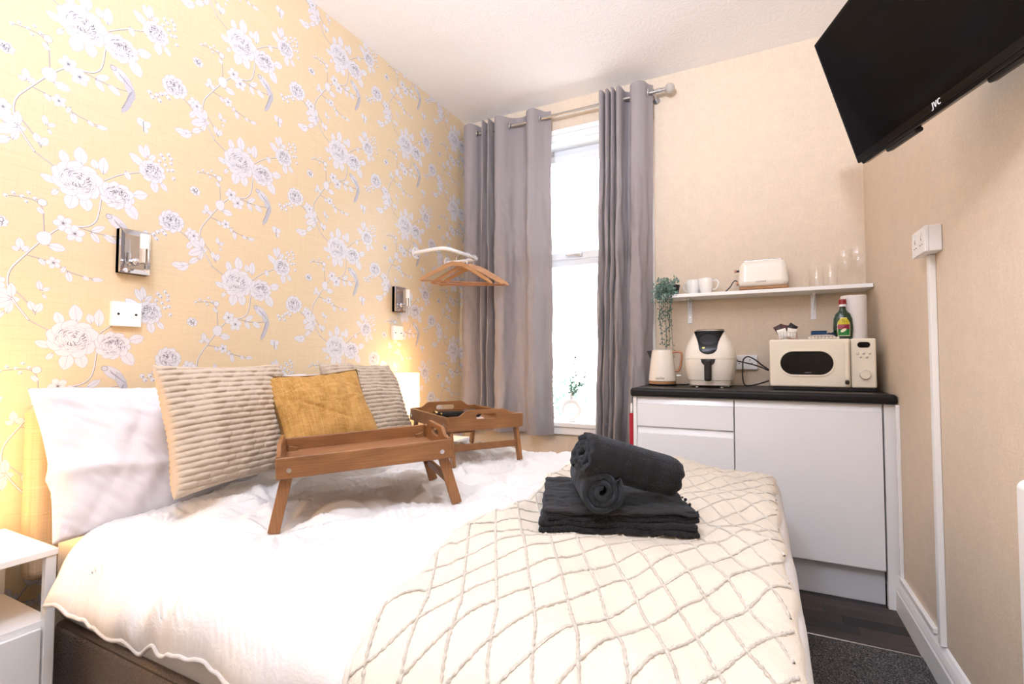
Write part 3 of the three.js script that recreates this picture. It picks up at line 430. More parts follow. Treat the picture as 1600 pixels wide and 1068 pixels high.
// ---------- curtains and pole ----------
{
  const o = thing('curtain_pole', 'brushed steel curtain pole with crackled glass ball end above the window', 'curtain pole', [0, 0, 0]);
  const Y = 2.735, Z = .10; mesh('pole', cylX(.0115, 1.41, .795, Y, Z, 24), M.steel, o);
  const fin = thingPart('finial', o); mesh('collar', merge([cylX(.016, .035, 1.475, Y, Z, 20), cylX(.013, .02, 1.505, Y, Z, 20)]), M.chrome, fin);
  mesh('ball', T(new THREE.IcosahedronGeometry(.031, 4), 1.541, Y, Z), phy({ color: col('#cfc8bf'), roughness: .25, metalness: .2, clearcoat: .6, bumpMap: terryT, bumpScale: .004 }), fin);
  for (const x of [.11, 1.445]) mesh('bracket', merge([cylZ(.007, .1, x, Y - .012, .05), cylZ(.022, .008, x, Y - .012, .005), T(new THREE.TorusGeometry(.0145, .003, 8, 20).rotateY(Math.PI / 2), x, Y, Z)]), M.steel, o);
}
function thingPart(name, parent) { const g = new THREE.Group(); g.name = name; parent.add(g); return g; }
function curtain(label, prof, eyelets, yb, botScale, botShift, edgeWave) {
  const o = thing('curtain', label, 'curtain', [0, 0, 0]);
  const cv = new THREE.CatmullRomCurve3(prof.map(p => V(p[0], 0, p[1])), false, 'centripetal'), NS = 520, sp = cv.getSpacedPoints(NS), x0 = prof[0][0], x1 = prof[prof.length - 1][0], mid = (x0 + x1) / 2, yt = 2.80;
  const g = grid(NS, 150, (u, v) => {
    const p = sp[Math.round(u * NS)], d = 1 - v, sag = Math.pow(d, 1.4);           // v = 1 at the top
    let x = mid + (p.x - mid) * mix(1, botScale, sag) + botShift * sag, z = .10 + (p.z - .10) * mix(1, 1.15, sag) + .012 * sag;
    const y = mix(yb(u), yt - .004 * Math.sin(u * 40), v);
    const k = sm(0, .4, d); z += k * (.012 * N2(x * 9 + 2, y * 1.4) + .004 * N2(x * 18 + y * 7, y * 6 - x * 9) + .0015 * N2(u * 20, y * 14)); x += k * .006 * N2(u * 14, y * 2.2);
    z = Math.max(z, .036);
    return [x, y, z, u * 1.4, v * 2.2];
  });
  mesh('cloth', g, M.curtain, o);
  for (const [x, z, s] of eyelets) mesh('eyelet', T(new THREE.TorusGeometry(.0235, .0055, 10, 28).rotateY(Math.PI / 2 + s), x, 2.735, z), M.chrome, o);
}
curtain('wide grey eyelet curtain hanging on the left of the window', [[.045, .05], [.052, .09], [.066, .135], [.10, .148], [.13, .14], [.157, .11], [.178, .07], [.205, .065], [.219, .10], [.224, .145], [.234, .158], [.243, .12], [.252, .075], [.262, .068], [.269, .10], [.274, .145], [.284, .158], [.294, .12], [.302, .075], [.312, .07], [.32, .1], [.328, .14], [.345, .156], [.375, .157], [.405, .14], [.43, .105], [.47, .065], [.52, .058], [.553, .08], [.57, .12], [.597, .148], [.632, .142], [.662, .108], [.695, .072], [.735, .06]], [[.157, .105, .5], [.43, .102, .5], [.663, .104, .5]], u => .575 - .03 * u, 1.02, .01);
curtain('narrow grey eyelet curtain bunched on the right of the window', [[1.097, .075], [1.1, .13], [1.113, .156], [1.128, .14], [1.135, .08], [1.141, .13], [1.155, .157], [1.166, .14], [1.173, .08], [1.179, .13], [1.19, .157], [1.2, .14], [1.207, .08], [1.214, .135], [1.229, .157], [1.246, .14], [1.262, .075], [1.28, .05], [1.295, .065], [1.301, .12], [1.315, .15], [1.355, .158], [1.393, .132], [1.413, .095], [1.435, .07]], [[1.402, .108, .5]], u => .10, 1.02, -.035);
// vase with sprigs on the sill
{
  const o = thing('ring_vase', 'white ring-shaped vase standing on the window sill', 'vase', [.835, .628, -.062]);
  mesh('body', merge([T(new THREE.TorusGeometry(.062, .02, 16, 40), 0, .078, 0), lathe([[0, .0], [.03, 0], [.03, .004], [.02, .012], [0, .012]], 20), T(lathe([[.0, 0], [.016, 0], [.012, .03], [.011, .055], [.014, .062], [.009, .062], [.008, .03], [0, .028]], 20), 0, .145, 0)]), M.cup, o);
  const s = thing('sprig', 'green leafy sprigs standing in the white ring vase', 'plant', [.835, .80, -.062]);
  const stems = [[[0, 0, 0], [.02, .09, 0], [.03, .18, .01], [.035, .28, .0]], [[0, 0, 0], [.04, .07, 0], [.09, .13, 0], [.125, .21, .01]], [[0, 0, 0], [.0, .06, .01], [-.005, .13, .01]], [[0, 0, 0], [.05, .06, .01], [.1, .10, 0]]];
  mesh('stem', merge(stems.map(p => tube(p, .0015, 20, 5))), M.leafGreen, s);
  mesh('foliage', leafCloud(150, (q) => { const st = stems[Math.floor(q() * 4)], c = new THREE.CatmullRomCurve3(st.map(p => V(...p))), t = Math.pow(q(), 1.3), p = c.getPoint(.08 + t * .92); return [[p.x + (q() - .5) * .022, p.y + (q() - .5) * .02, p.z + (q() - .5) * .02], .6 + q() * .6]; }, .022, 31), M.leafGreen, s);
}

// ---------- kitchen units ----------
const CX0 = 1.40, CX1 = 2.515, FZ = .60;
{
  const wt = tag(mesh('worktop', uvBox(rb(CX0, CX1 + .012, .868, .91, .036, .622, .014, 4), .5, .5), M.worktop), 'black speckled laminate worktop above the white kitchen units', 'worktop');
  const a = thing('drawer_cabinet', 'white handleless drawer cabinet at the window end of the worktop', 'cabinet', [0, 0, 0]);
  mesh('carcass', rb(1.412, 1.895, .15, .866, .2, .578, .002), M.white, a);
  mesh('end_panel', rb(1.412, 1.43, .15, .866, .2, .598, .002), M.white, a);
  const jfront = (x0, x1, y0, y1) => { const g = extr([[0, y0], [.019, y0], [.019, y1 - .032], [.012, y1 - .03], [.004, y1 - .004], [.004, y1], [0, y1]], x1 - x0, 0); g.rotateY(-Math.PI / 2); g.translate(x1, 0, 0); const p = g.attributes.position; for (let i = 0; i < p.count; i++) { const x = p.getX(i), z = p.getZ(i); p.setXYZ(i, x, p.getY(i), z + .581); } g.computeVertexNormals(); return g; };
  mesh('drawer', jfront(1.433, 1.892, .715, .862), M.whiteGloss, a); mesh('drawer', jfront(1.433, 1.892, .44, .711), M.whiteGloss, a); mesh('drawer', jfront(1.433, 1.892, .162, .436), M.whiteGloss, a);
  const b = thing('door_cabinet', 'white handleless single door cabinet next to the right wall', 'cabinet', [0, 0, 0]);
  mesh('carcass', rb(1.897, 2.48, .15, .866, .04, .578, .002), M.white, b);
  mesh('door', jfront(1.898, 2.474, .162, .862), M.whiteGloss, b);
  tag(mesh('filler_panel', rb(2.483, XR - .002, .0, .866, .56, .59, .002), M.white), 'narrow white filler strip between cabinet door and right wall', 'panel');
  tag(mesh('plinth', rb(1.412, 2.48, 0.001, .15, .535, .553, .002), std({ color: col('#d5d6da'), roughness: .4 })), 'pale grey plinth board under the white kitchen cabinets', 'plinth');
}
{ // the red thing hanging beside the drawers
  const o = thing('red_strap', 'narrow red strap hanging by a white loop beside the drawers', 'strap', [1.396, 0, .585]);
  mesh('strap', rb(-.008, .012, .3, .775, -.045, .0, .003), std({ color: col('#b3142c'), roughness: .6 }), o);
  mesh('loop', tube([[0, .77, -.02], [-.004, .80, -.026], [0, .825, -.02], [.004, .80, -.012], [0, .77, -.02]], .004, 30, 8), M.white, o);
}

// ---------- shelf ----------
const SY = 1.442;
{
  const o = thing('wall_shelf', 'white wall shelf on two brackets above the microwave', 'shelf', [0, 0, 0]);
  mesh('board', rb(1.515, XR - .004, SY - .02, SY, .002, .205, .002), M.white, o);
  for (const x of [1.632, 2.285]) { const b = mesh('bracket', merge([rb(x - .013, x + .013, SY - .16, SY - .02, .002, .008, .002), rb(x - .013, x + .013, SY - .026, SY - .0205, .002, .15, .002), extr([[.008, SY - .024], [.09, SY - .024], [.05, SY - .055], [.008, SY - .11]], .004).rotateY(-Math.PI / 2).translate(x + .002, 0, 0)]), M.whiteGloss, o); for (const y of [SY - .06, SY - .125]) mesh('screw', cylZ(.004, .003, x, y, .0095, 10), M.steel, b); }
}
const PTS = (o, p) => o.position.set(...p);
{ // hanging plant
  const o = thing('trailing_plant', 'trailing grey-green plant in a black pot at the shelf end', 'plant', [1.552, SY, .125]);
  mesh('pot', lathe([[0, 0], [.028, 0], [.038, .06], [.04, .064], [.035, .064], [.03, .05], [0, .05]], 24), M.black, o);
  mesh('foliage', leafCloud(420, q => { const a = q() * 6.28, b = q(), d = .06 * Math.sqrt(q()); const t = q(); return [[-.022 + Math.cos(a) * d * 1.05 - .03 * t, .07 - .075 * t + .035 * Math.sin(b * 6) , .01 + Math.sin(a) * d + .045 * t + .02], .7 + q() * .6]; }, .024, 8), M.leaf, o);
  const st = [], tips = []; for (let i = 0; i < 7; i++) { const x = -.06 + i * .011, z = .09 + .012 * Math.sin(i * 2.3), e = -.30 + .10 * Math.sin(i * 1.9); const p = [[-.02, .06, .03], [x, .03, z], [x - .004, -.08, z + .004], [x + .006 * Math.sin(i), e * .6, z], [x + .01 * Math.cos(i * 3), e, z]]; tips.push(p); st.push(tube(p, .0012, 30, 5)); }
  mesh('stem', merge(st), M.leafDark, o);
  mesh('trailing_leaves', leafCloud(330, q => { const p = tips[Math.floor(q() * 7)], c = new THREE.CatmullRomCurve3(p.map(k => V(...k))), w = c.getPoint(.25 + .75 * q()); return [[w.x + (q() - .5) * .014, w.y, w.z + (q() - .5) * .014], .55 + q() * .5]; }, .019, 12), M.leafDark, o);
}
function mug(pos, turn, label) {
  const o = thing('mug', label, 'mug', pos, turn, 'white mugs on the shelf');
  mesh('body', lathe([[0, 0], [.025, 0], [.03, .004], [.037, .03], [.0405, .06], [.041, .088], [.0395, .09], [.038, .088], [.0375, .06], [.034, .03], [.026, .008], [0, .007]], 40), M.cup, o);
  mesh('handle', tube([[.038, .074, 0], [.055, .078, 0], [.068, .064, 0], [.065, .042, 0], [.05, .026, 0], [.036, .024, 0]], .0042, 40, 8), M.cup, o); return o;
}
mug([1.665, SY, .10], 2.6, 'white mug at the back, next to the trailing plant'); mug([1.738, SY, .135], -.1, 'white mug with handle turned towards the toaster');
const font = await new FontLoader().loadAsync('fonts/droid/droid_sans_bold.typeface.json');
const fontR = await new FontLoader().loadAsync('fonts/droid/droid_sans_regular.typeface.json');
function word(s, size, f = fontR, d = .0004) { const g = new TextGeometry(s, { font: f, size, depth: d, curveSegments: 3 }); g.computeBoundingBox(); g.translate(-(g.boundingBox.max.x + g.boundingBox.min.x) / 2, 0, 0); return g; }
M.seam = std({ color: col('#8d8270'), roughness: .7 });
M.ink = std({ color: col('#4c4a48'), roughness: .6 });
{ // toaster
  const o = thing('toaster', 'cream toaster with wooden base standing on the shelf', 'toaster', [2.035, SY, .105], .0);
  mesh('base', rb(-.122, .122, .004, .022, -.072, .072, .009), M.woodBase, o);
  const g = new RoundedBoxGeometry(.25, .15, .155, 8, .035), p = g.attributes.position; for (let i = 0; i < p.count; i++) { const y = p.getY(i) / .15 + .5, k = 1 - .10 * Math.pow(Math.max(0, y), 2); p.setX(i, p.getX(i) * k); p.setZ(i, p.getZ(i) * k); } g.computeVertexNormals(); mesh('body', T(g, 0, .022 + .073, 0), M.cream, o);
  mesh('top_plate', rb(-.095, .095, .166, .174, -.045, .045, .003), M.steel, o); for (const z of [-.022, .022]) mesh('slot', rb(-.08, .08, .171, .1755, z - .011, z + .011, .002), M.black, o);
  mesh('lever', merge([rb(-.135, -.116, .115, .125, .01, .03, .003)]), M.black, o); mesh('lever_tip', rb(-.146, -.134, .113, .128, .006, .034, .004), M.copper, o); mesh('dial', cylX(.011, .014, -.128, .05, .02), M.copper, o);
  for (const x of [-.09, .09]) mesh('foot', cyl(.01, .01, .006, x, 0, 0, 14), M.black, o);
  mesh('lettering', T(word('comfee', .011), -.01, .043, .0765), M.ink, o);
  mesh('cord', T(tube([[1.91, 1.50, .08], [1.893, 1.516, .085], [1.88, 1.505, .09], [1.865, 1.478, .1], [1.84, 1.455, .1], [1.81, SY + .0035, .09], [1.80, SY + .0035, .06]], .0032, 70, 8), -2.035, -SY, -.105), M.cord, o);
}
function tumbler(x, z, label) { const o = thing('tumbler', label, 'glass', [x, SY, z], 0, 'straight glasses on the shelf'); mesh('glass', lathe([[0, 0], [.03, 0], [.034, .004], [.036, .12], [.0345, .12], [.0325, .01], [0, .009]], 36), M.glass, o); }
tumbler(2.292, .10, 'straight clear tumbler nearer the toaster'); tumbler(2.352, .13, 'straight clear tumbler nearer the wine glasses');
function wine(x, z, label) { const o = thing('wine_glass', label, 'glass', [x, SY, z], 0, 'wine glasses on the shelf'); mesh('bowl', lathe([[0, .094], [.012, .096], [.03, .112], [.039, .14], [.038, .17], [.031, .198], [.03, .198], [.0368, .17], [.0378, .14], [.029, .114], [.012, .099], [0, .097]], 36), M.glass, o); mesh('stem', lathe([[0, .094], [.006, .094], [.004, .08], [.0038, .02], [.006, .008], [0, .008]], 16), M.glass, o); mesh('foot', lathe([[0, 0], [.034, 0], [.034, .0015], [.012, .005], [0, .009]], 30), M.glass, o); }
wine(2.425, .075, 'stemmed wine glass at the back of the shelf'); wine(2.472, .14, 'stemmed wine glass at the front, nearest the right wall');

// ---------- appliances on the worktop ----------
const WY = .9105;
{
  const o = thing('kettle', 'cream kettle with copper handle beside the curtain', 'kettle', [1.508, WY, .275], 0);
  mesh('power_base', lathe([[0, 0], [.076, 0], [.078, .006], [.078, .01], [0, .01]], 40), M.black, o); mesh('wood_ring', cyl(.074, .074, .014, 0, .01, 0, 40), M.woodBase, o);
  mesh('body', lathe([[0, .024], [.074, .024], [.077, .028], [.073, .07], [.066, .13], [.06, .18], [.057, .198], [.055, .202], [0, .202]], 48), M.cream, o);
  mesh('lid', lathe([[0, .209], [.02, .209], [.05, .206], [.053, .202], [0, .202]], 40), M.cream, o);
  const sp = extr([[-.054, .198], [-.083, .196], [-.063, .155]], .026, .003); sp.translate(0, 0, -.013); mesh('spout', sp, M.black, o);
  mesh('handle', tube([[.053, .19, 0], [.085, .192, 0], [.104, .188, 0], [.108, .175, 0], [.104, .13, 0], [.096, .095, 0], [.086, .083, 0], [.07, .085, 0]], .0065, 80, 10), M.copper, o);
  mesh('switch', rb(.078, .104, .052, .062, -.01, .01, .003), M.cup, o);
  mesh('lettering', T(word('comfee', .0105), 0, .038, .0772), M.ink, o);
  mesh('cord', T(tube([[1.578, WY + .005, .255], [1.61, WY + .004, .24], [1.63, WY + .004, .22], [1.68, WY + .012, .14], [1.76, WY + .03, .08]], .0035, 50, 8), -1.508, -WY, -.275), M.cord, o);
}
{ // air fryer: a lofted egg-like body
  const o = thing('air_fryer', 'cream air fryer with black handle between kettle and microwave', 'air fryer', [1.768, WY, .285], 0);
  const H = .30, hw = t => { const k = [[0, .108], [.1, .117], [.3, .128], [.48, .132], [.65, .127], [.8, .112], [.92, .094], [1, .082]]; for (let i = 1; i < k.length; i++) if (t <= k[i][0]) { const f = (t - k[i - 1][0]) / (k[i][0] - k[i - 1][0]); const p0 = k[Math.max(0, i - 2)][1], p1 = k[i - 1][1], p2 = k[i][1], p3 = k[Math.min(k.length - 1, i + 1)][1]; return .5 * (2 * p1 + (p2 - p0) * f + (2 * p0 - 5 * p1 + 4 * p2 - p3) * f * f + (3 * p1 - p0 - 3 * p2 + p3) * f * f * f); } return .082; };
  const surf = (a, t, off = 0) => { const w = hw(t) + off, d = hw(t) * 1.12 + off, n = 3.2, c = Math.cos(a), s = Math.sin(a), r = Math.pow(Math.pow(Math.abs(c), n) + Math.pow(Math.abs(s), n), -1 / n); return [c * r * w, .012 + t * H * .965, s * r * d]; };
  const top = .012 + H * .965;
  const cap = grid(80, 10, (u, v) => { const a = u * 2 * Math.PI, p = surf(a, 1); const k = v; return [p[0] * k, top + .012 * (1 - k * k), p[2] * k]; });
  mesh('body', merge([grid(120, 60, (u, v) => surf(-u * 2 * Math.PI, v)), cap, grid(60, 4, (u, v) => { const p = surf(u * 6.2832, 0); return [p[0] * v, .012, p[2] * v]; })]), M.cream, o);
  // shield shaped control panel on the upper front
  const fx = (x, t, off) => { const n = 3.2, w = hw(t), d = w * 1.12, q = Math.min(.999, Math.abs(x) / w); return [x, .012 + t * H * .965, d * Math.pow(1 - Math.pow(q, n), 1 / n) + off]; };
  const sh = t => { const k = (t - .565) / (1 - .565); return k <= 0 ? 0 : k < .3 ? .046 * Math.sqrt(1 - Math.pow(1 - k / .3, 2)) : mix(.046, .078, Math.pow((k - .3) / .7, 1.5)); };
  const pan = mesh('control_panel', merge([grid(30, 40, (u, v) => { const t = mix(.565, .999, v); return fx((u * 2 - 1) * Math.min(sh(t), hw(t) * .97), t, .0022); }), grid(30, 8, (u, v) => { const a = fx((u * 2 - 1) * .078, .999, .002); return [a[0] * mix(1, .8, v), top + .001 + .0125 * sm(0, .6, v), mix(a[2], -.04, v)]; })]), M.blackGloss, o);
  mesh('display', grid(30, 12, (u, v) => { const a = u * 6.2832, r = v * .037; return fx(Math.cos(a) * r * 1.18, .835 + Math.sin(a) * r * 2.7 , .0036); }), std({ color: col('#15161b'), roughness: .1 }), pan);
  mesh('indicator', grid(16, 3, (u, v) => { const a = u * 6.2832, r = v * .0055; return fx(-.022 + Math.cos(a) * r * 1.3, .685 + Math.sin(a) * r * 2.2, .004); }), M.gold, pan);
  for (const t of [.478, .085]) mesh('drawer_seam', grid(120, 1, (u, v) => surf(-u * 6.2832, t + v * .006, .0006)), M.seam, o);
  const hz = hw(.42) * 1.12;
  const cup = []; for (let i = 0; i <= 16; i++) { const a = Math.PI + Math.PI * i / 16; cup.push([Math.cos(a) * .033, Math.sin(a) * .033]); }
  const gc = extr(cup, .008, .002); gc.translate(0, .012 + .472 * H * .965, hz - .003);
  mesh('handle', merge([gc, T(new RoundedBoxGeometry(.036, .112, .02, 4, .0095), 0, .012 + .47 * H * .965 - .056, hz + .016), rb(-.016, .016, .105, .145, hz - .004, hz + .02, .004)]), M.black, o);
  mesh('underside', rb(-.1, .1, .004, .014, -.1, .1, .004), std({ color: col('#77726a'), roughness: .6 }), o);
  for (const x of [-.062, .062]) for (const z of [-.07, .092]) mesh('foot', cyl(.008, .007, .006, x, -.0005, z, 12), M.white, o);
}
{ // microwave
  const X0 = 2.055, X1 = 2.488, Y0 = .927, Y1 = 1.157, Z0 = .13, Z1 = .45, cy = (Y0 + Y1) / 2;
  const o = thing('microwave', 'cream microwave oven with oval black window on the worktop', 'microwave', [0, 0, 0]);
  mesh('casing', rb(X0 + .008, X1 - .004, Y0 + .002, Y1 - .002, Z0, Z1 - .02, .008), M.creamMW, o);
  mesh('base', rb(X0 + .015, X1 - .002, WY, Y0 + .004, Z0 + .02, Z1 - .012, .003), M.black, o);
  const XD = X1 - .098; // door / panel split
  const door = mesh('door', rb(X0, XD - .001, Y0, Y1, Z1 - .026, Z1, .009, 4), M.creamMW, o);
  const wc = X0 + .156, ring = extr(slot(.236, .127, 14), .003, .0012, [slot(.223, .115, 14).reverse()]); ring.translate(wc, cy - .0, Z1 - .0005); mesh('window_rim', ring, M.creamMW, door);
  const win = extr(slot(.226, .118, 16), .0015, 0); win.translate(wc, cy, Z1); mesh('window', win, M.blackGloss, door);
  mesh('lettering', T(word('COMFEE', .0055), wc + .005, cy - .048, Z1 + .0017), std({ color: col('#8b8b90'), roughness: .5 }), door);
  mesh('handle', merge([rb(XD - .027, XD - .010, Y0 + .035, Y1 - .016, Z1 + .016, Z1 + .028, .006), rb(XD - .026, XD - .012, Y1 - .034, Y1 - .02, Z1 - .002, Z1 + .02, .003)]), M.creamMW, door);
  mesh('handle_cap', merge([rb(XD - .0275, XD - .0105, Y0 + .017, Y0 + .036, Z1 + .013, Z1 + .029, .007), rb(XD - .026, XD - .012, Y0 + .019, Y0 + .032, Z1 - .002, Z1 + .02, .003)]), std({ color: col('#3a322a'), roughness: .3, metalness: .6 }), door);
  const pn = mesh('control_panel', rb(XD + .001, X1, Y0, Y1, Z1 - .026, Z1, .009, 4), M.creamMW, o), pc = (XD + X1) / 2;
  const dp = extr(slot(.048, .025, 10), .0015, .0006); dp.translate(pc + .001, Y1 - .03, Z1); mesh('display', dp, M.blackGloss, pn);
  for (const [a, b] of [[-.023, 0], [0, 0], [.023, 0], [-.0115, -.0175], [.0115, -.0175]]) mesh('button', T(new THREE.SphereGeometry(.0055, 14, 10).scale(1, .8, .7), pc + a, Y1 - .07 + b, Z1 + .001), M.chrome, pn);
  mesh('dial', merge([cylZ(.019, .014, pc + .003, Y0 + .062, Z1 + .007, 36), cylZ(.0215, .003, pc + .003, Y0 + .062, Z1 + .0015, 36)]), M.creamMW, pn);
  mesh('dial_ring', T(new THREE.TorusGeometry(.0205, .0014, 8, 40), pc + .003, Y0 + .062, Z1 + .003), M.chrome, pn);
  mesh('side_vent', rb(X0 + .002, X0 + .01, Y0 + .03, Y1 - .04, Z0 + .08, Z1 - .06, .003), M.creamMW, o);
  const my = Y1 - .002;
  // things standing on the microwave
  const c = thing('sachet_caddy', 'small wire caddy filled with tea and coffee sachets on the microwave', 'caddy', [2.135, my, .33]);
  const wr = []; for (const y of [.001, .022, .042]) { const q = [[-.042, y, -.03], [.042, y, -.03], [.042, y, .03], [-.042, y, .03], [-.042, y, -.03]]; for (let i = 1; i < 5; i++) wr.push(bar(q[i - 1], q[i], .0012, 6)); } for (let i = 0; i <= 6; i++) for (const z of [-.03, .03]) wr.push(bar([-.042 + i * .014, 0, z], [-.042 + i * .014, .042, z], .0011, 6));
  mesh('wire_basket', merge(wr), M.chrome, c);
  const sc = [['#f0ece6', -.018, .036, .018, .3], ['#ece6dc', .022, .038, .02, -.2], ['#3d1d20', -.03, .058, -.005, .5], ['#141416', .024, .062, -.008, -.6], ['#1d2a20', .006, .055, -.015, .2], ['#c9a48b', .028, .02, .015, .1], ['#d8d0c6', -.01, .02, .012, -.1], ['#511d22', -.012, .06, -.012, -.3]];
  sc.forEach(([h, x, y, z, a], i) => { const g = pillowGeo(.042, .05, .012, 14, (X, Y, u, v) => .002 * N2(X * 90 + i, Y * 90), .03, .5).rotateX(-.25).rotateZ(a); T(g, x, y, z); mesh('sachet', g, std({ color: col(h), roughness: .4 }), c); });
  const cl = thing('dishcloth', 'folded checked dishcloth lying on the microwave', 'cloth', [2.285, my, .36]);
  mesh('fold', grid(50, 24, (u, v) => { const x = (u - .5) * .13, z = (v - .5) * .11; return [x, .002 + .024 * Math.pow(Math.sin(Math.PI * Math.min(1, v * 1.6 + .001) * .5), .7) * (1 - Math.pow(Math.abs(u * 2 - 1), 6)) , .02 - z, u * 10, v * 5]; }), std({ map: dtex(64, 64, (u, v) => { const a = Math.sin(u * 12.56) > 0, b = Math.sin(v * 6.28) > 0; return a && b ? [236, 226, 212] : a || b ? [196, 180, 162] : [92, 84, 86]; }), roughness: .95, side: THREE.DoubleSide }), cl);
  const be = []; for (let i = 0; i < 9; i++) be.push(T(new THREE.SphereGeometry(.0062, 12, 8), -.058 + i * .0145, .007, .078)); mesh('bobble_edge', merge(be), M.tuft, cl);
  const spg = thing('sponge', 'blue scouring sponge lying on the checked dishcloth', 'sponge', [2.275, my + .025, .345], .08); mesh('foam', rb(-.031, .031, .001, .016, -.022, .022, .003), std({ color: col('#2f5f8f'), roughness: .95, bumpMap: noiseT, bumpScale: .002 }), spg); mesh('scourer', rb(-.031, .031, .016, .0205, -.022, .022, .002), std({ color: col('#24405f'), roughness: 1 }), spg);
  tag(mesh('blue_cloth', T(pillowGeo(.07, .05, .022, 30, (X, Y) => .004 * N2(X * 40, Y * 40), .1, .4).rotateX(-Math.PI / 2), 2.335, my + .026, .32), std({ color: col('#28344f'), roughness: .9 })), 'crumpled dark blue cloth between sponge and washing-up bottle', 'cloth');
  const bt = thing('washing_up_bottle', 'green washing-up liquid bottle with red cap on the microwave', 'bottle', [2.378, my, .33]);
  const prof = t => { const k = [[0, .034], [.05, .039], [.35, .042], [.6, .0395], [.75, .032], [.86, .018], [.9, .0135], [1, .0125]]; for (let i = 1; i < k.length; i++) if (t <= k[i][0]) return mix(k[i - 1][1], k[i][1], sm(k[i - 1][0], k[i][0], t)); return .0125; };
  mesh('body', grid(40, 40, (u, v) => { const a = -u * 6.2832, r = prof(v); return [Math.cos(a) * r, v * .165, Math.sin(a) * r * .62]; }), phy({ color: col('#06301c'), roughness: .12, clearcoat: .6 }), bt);
  mesh('neck', cyl(.015, .014, .012, 0, .163, 0, 20), M.white, bt); mesh('cap', merge([cyl(.0165, .0155, .024, 0, .174, 0, 24)]), std({ color: col('#8c1420'), roughness: .35 }), bt);
  { const lc = document.createElement('canvas'); lc.width = 256; lc.height = 320; const k = lc.getContext('2d'); k.fillStyle = '#1f7a3c'; k.fillRect(0, 0, 256, 320); k.fillStyle = '#c9b92a'; k.fillRect(0, 0, 256, 120); k.fillStyle = '#2a2a20'; k.font = '64px sans-serif'; k.textAlign = 'center'; k.fillText('75', 116, 84); k.font = '36px sans-serif'; k.fillText('%', 178, 84); k.fillStyle = '#8b1c3c'; k.fillRect(0, 120, 256, 84); k.fillStyle = 'rgba(240,200,210,.5)'; for (let i = 0; i < 3; i++) k.fillRect(24, 138 + i * 20, 130 - i * 26, 7); k.fillStyle = '#e8e6c8'; k.beginPath(); k.ellipse(120, 222, 60, 26, -.4, 0, 7); k.fill(); k.strokeStyle = '#e6e2c0'; k.lineWidth = 12; k.strokeRect(4, 4, 248, 312); const lt = new THREE.CanvasTexture(lc); lt.colorSpace = THREE.SRGBColorSpace;
    mesh('label', grid(20, 16, (u, v) => { const y = .018 + v * .09, lim = .66 * (1 - .5 * sm(.7, 1, v)), a = Math.PI / 2 - (u * 2 - 1) * lim, r = prof(y / .165) + .0008; return [Math.cos(a) * r, y, Math.sin(a) * r * .62 + .0004, .5 + (u - .5) * (lim / .66), v]; }), std({ map: lt, roughness: .35 }), bt); }
  const kr = thing('kitchen_roll', 'white kitchen roll standing behind the washing-up bottle', 'kitchen roll', [2.432, my, .27]); mesh('paper', lathe([[.02, 0], [.052, 0], [.054, .003], [.054, .217], [.052, .22], [.02, .22], [.02, 0]], 40), M.sheet, kr); mesh('core', lathe([[.0195, .001], [.0195, .219], [.018, .219], [.018, .001], [.0195, .001]], 24), M.woodBase, kr);
}
function socketBack(x0, x1, y0, y1, z, label) {
  const o = thing('wall_socket', label, 'socket', [0, 0, 0]); mesh('plate', rb(x0, x1, y0, y1, z, z + .02, .003), M.whiteGloss, o);
  for (const s of [.27, .73]) for (const [a, b, w, h] of [[0, .014, .004, .008], [-.011, -.006, .006, .004], [.011, -.006, .006, .004]]) mesh('pin_hole', rb(mix(x0, x1, s) + a - w / 2, mix(x0, x1, s) + a + w / 2, (y0 + y1) / 2 + b - h / 2, (y0 + y1) / 2 + b + h / 2, z + .0195, z + .0206, .0004, 1), M.black, o);
}
socketBack(1.855, 2.0, 1.0, 1.085, .0005, 'white double socket on the wall behind the air fryer');
tag(mesh('appliance_cord', tube([[2.053, 1.005, .22], [2.02, 1.03, .17], [1.985, 1.06, .13], [1.95, 1.075, .11], [1.93, 1.06, .11], [1.925, 1.0, .12], [1.925, .95, .14], [1.935, .918, .16], [1.96, .915, .19], [2.0, .925, .21], [2.053, .945, .23]], .0038, 110, 8), M.cord), 'black cord looping on the wall beside the microwave', 'cord');
tag(mesh('appliance_cord', tube([[1.89, 1.052, .10], [1.92, 1.045, .10], [1.96, 1.035, .12], [2.01, 1.02, .17], [2.052, 1.0, .24]], .0036, 50, 8), M.cord), 'black cord running straight from the socket to microwave', 'cord');

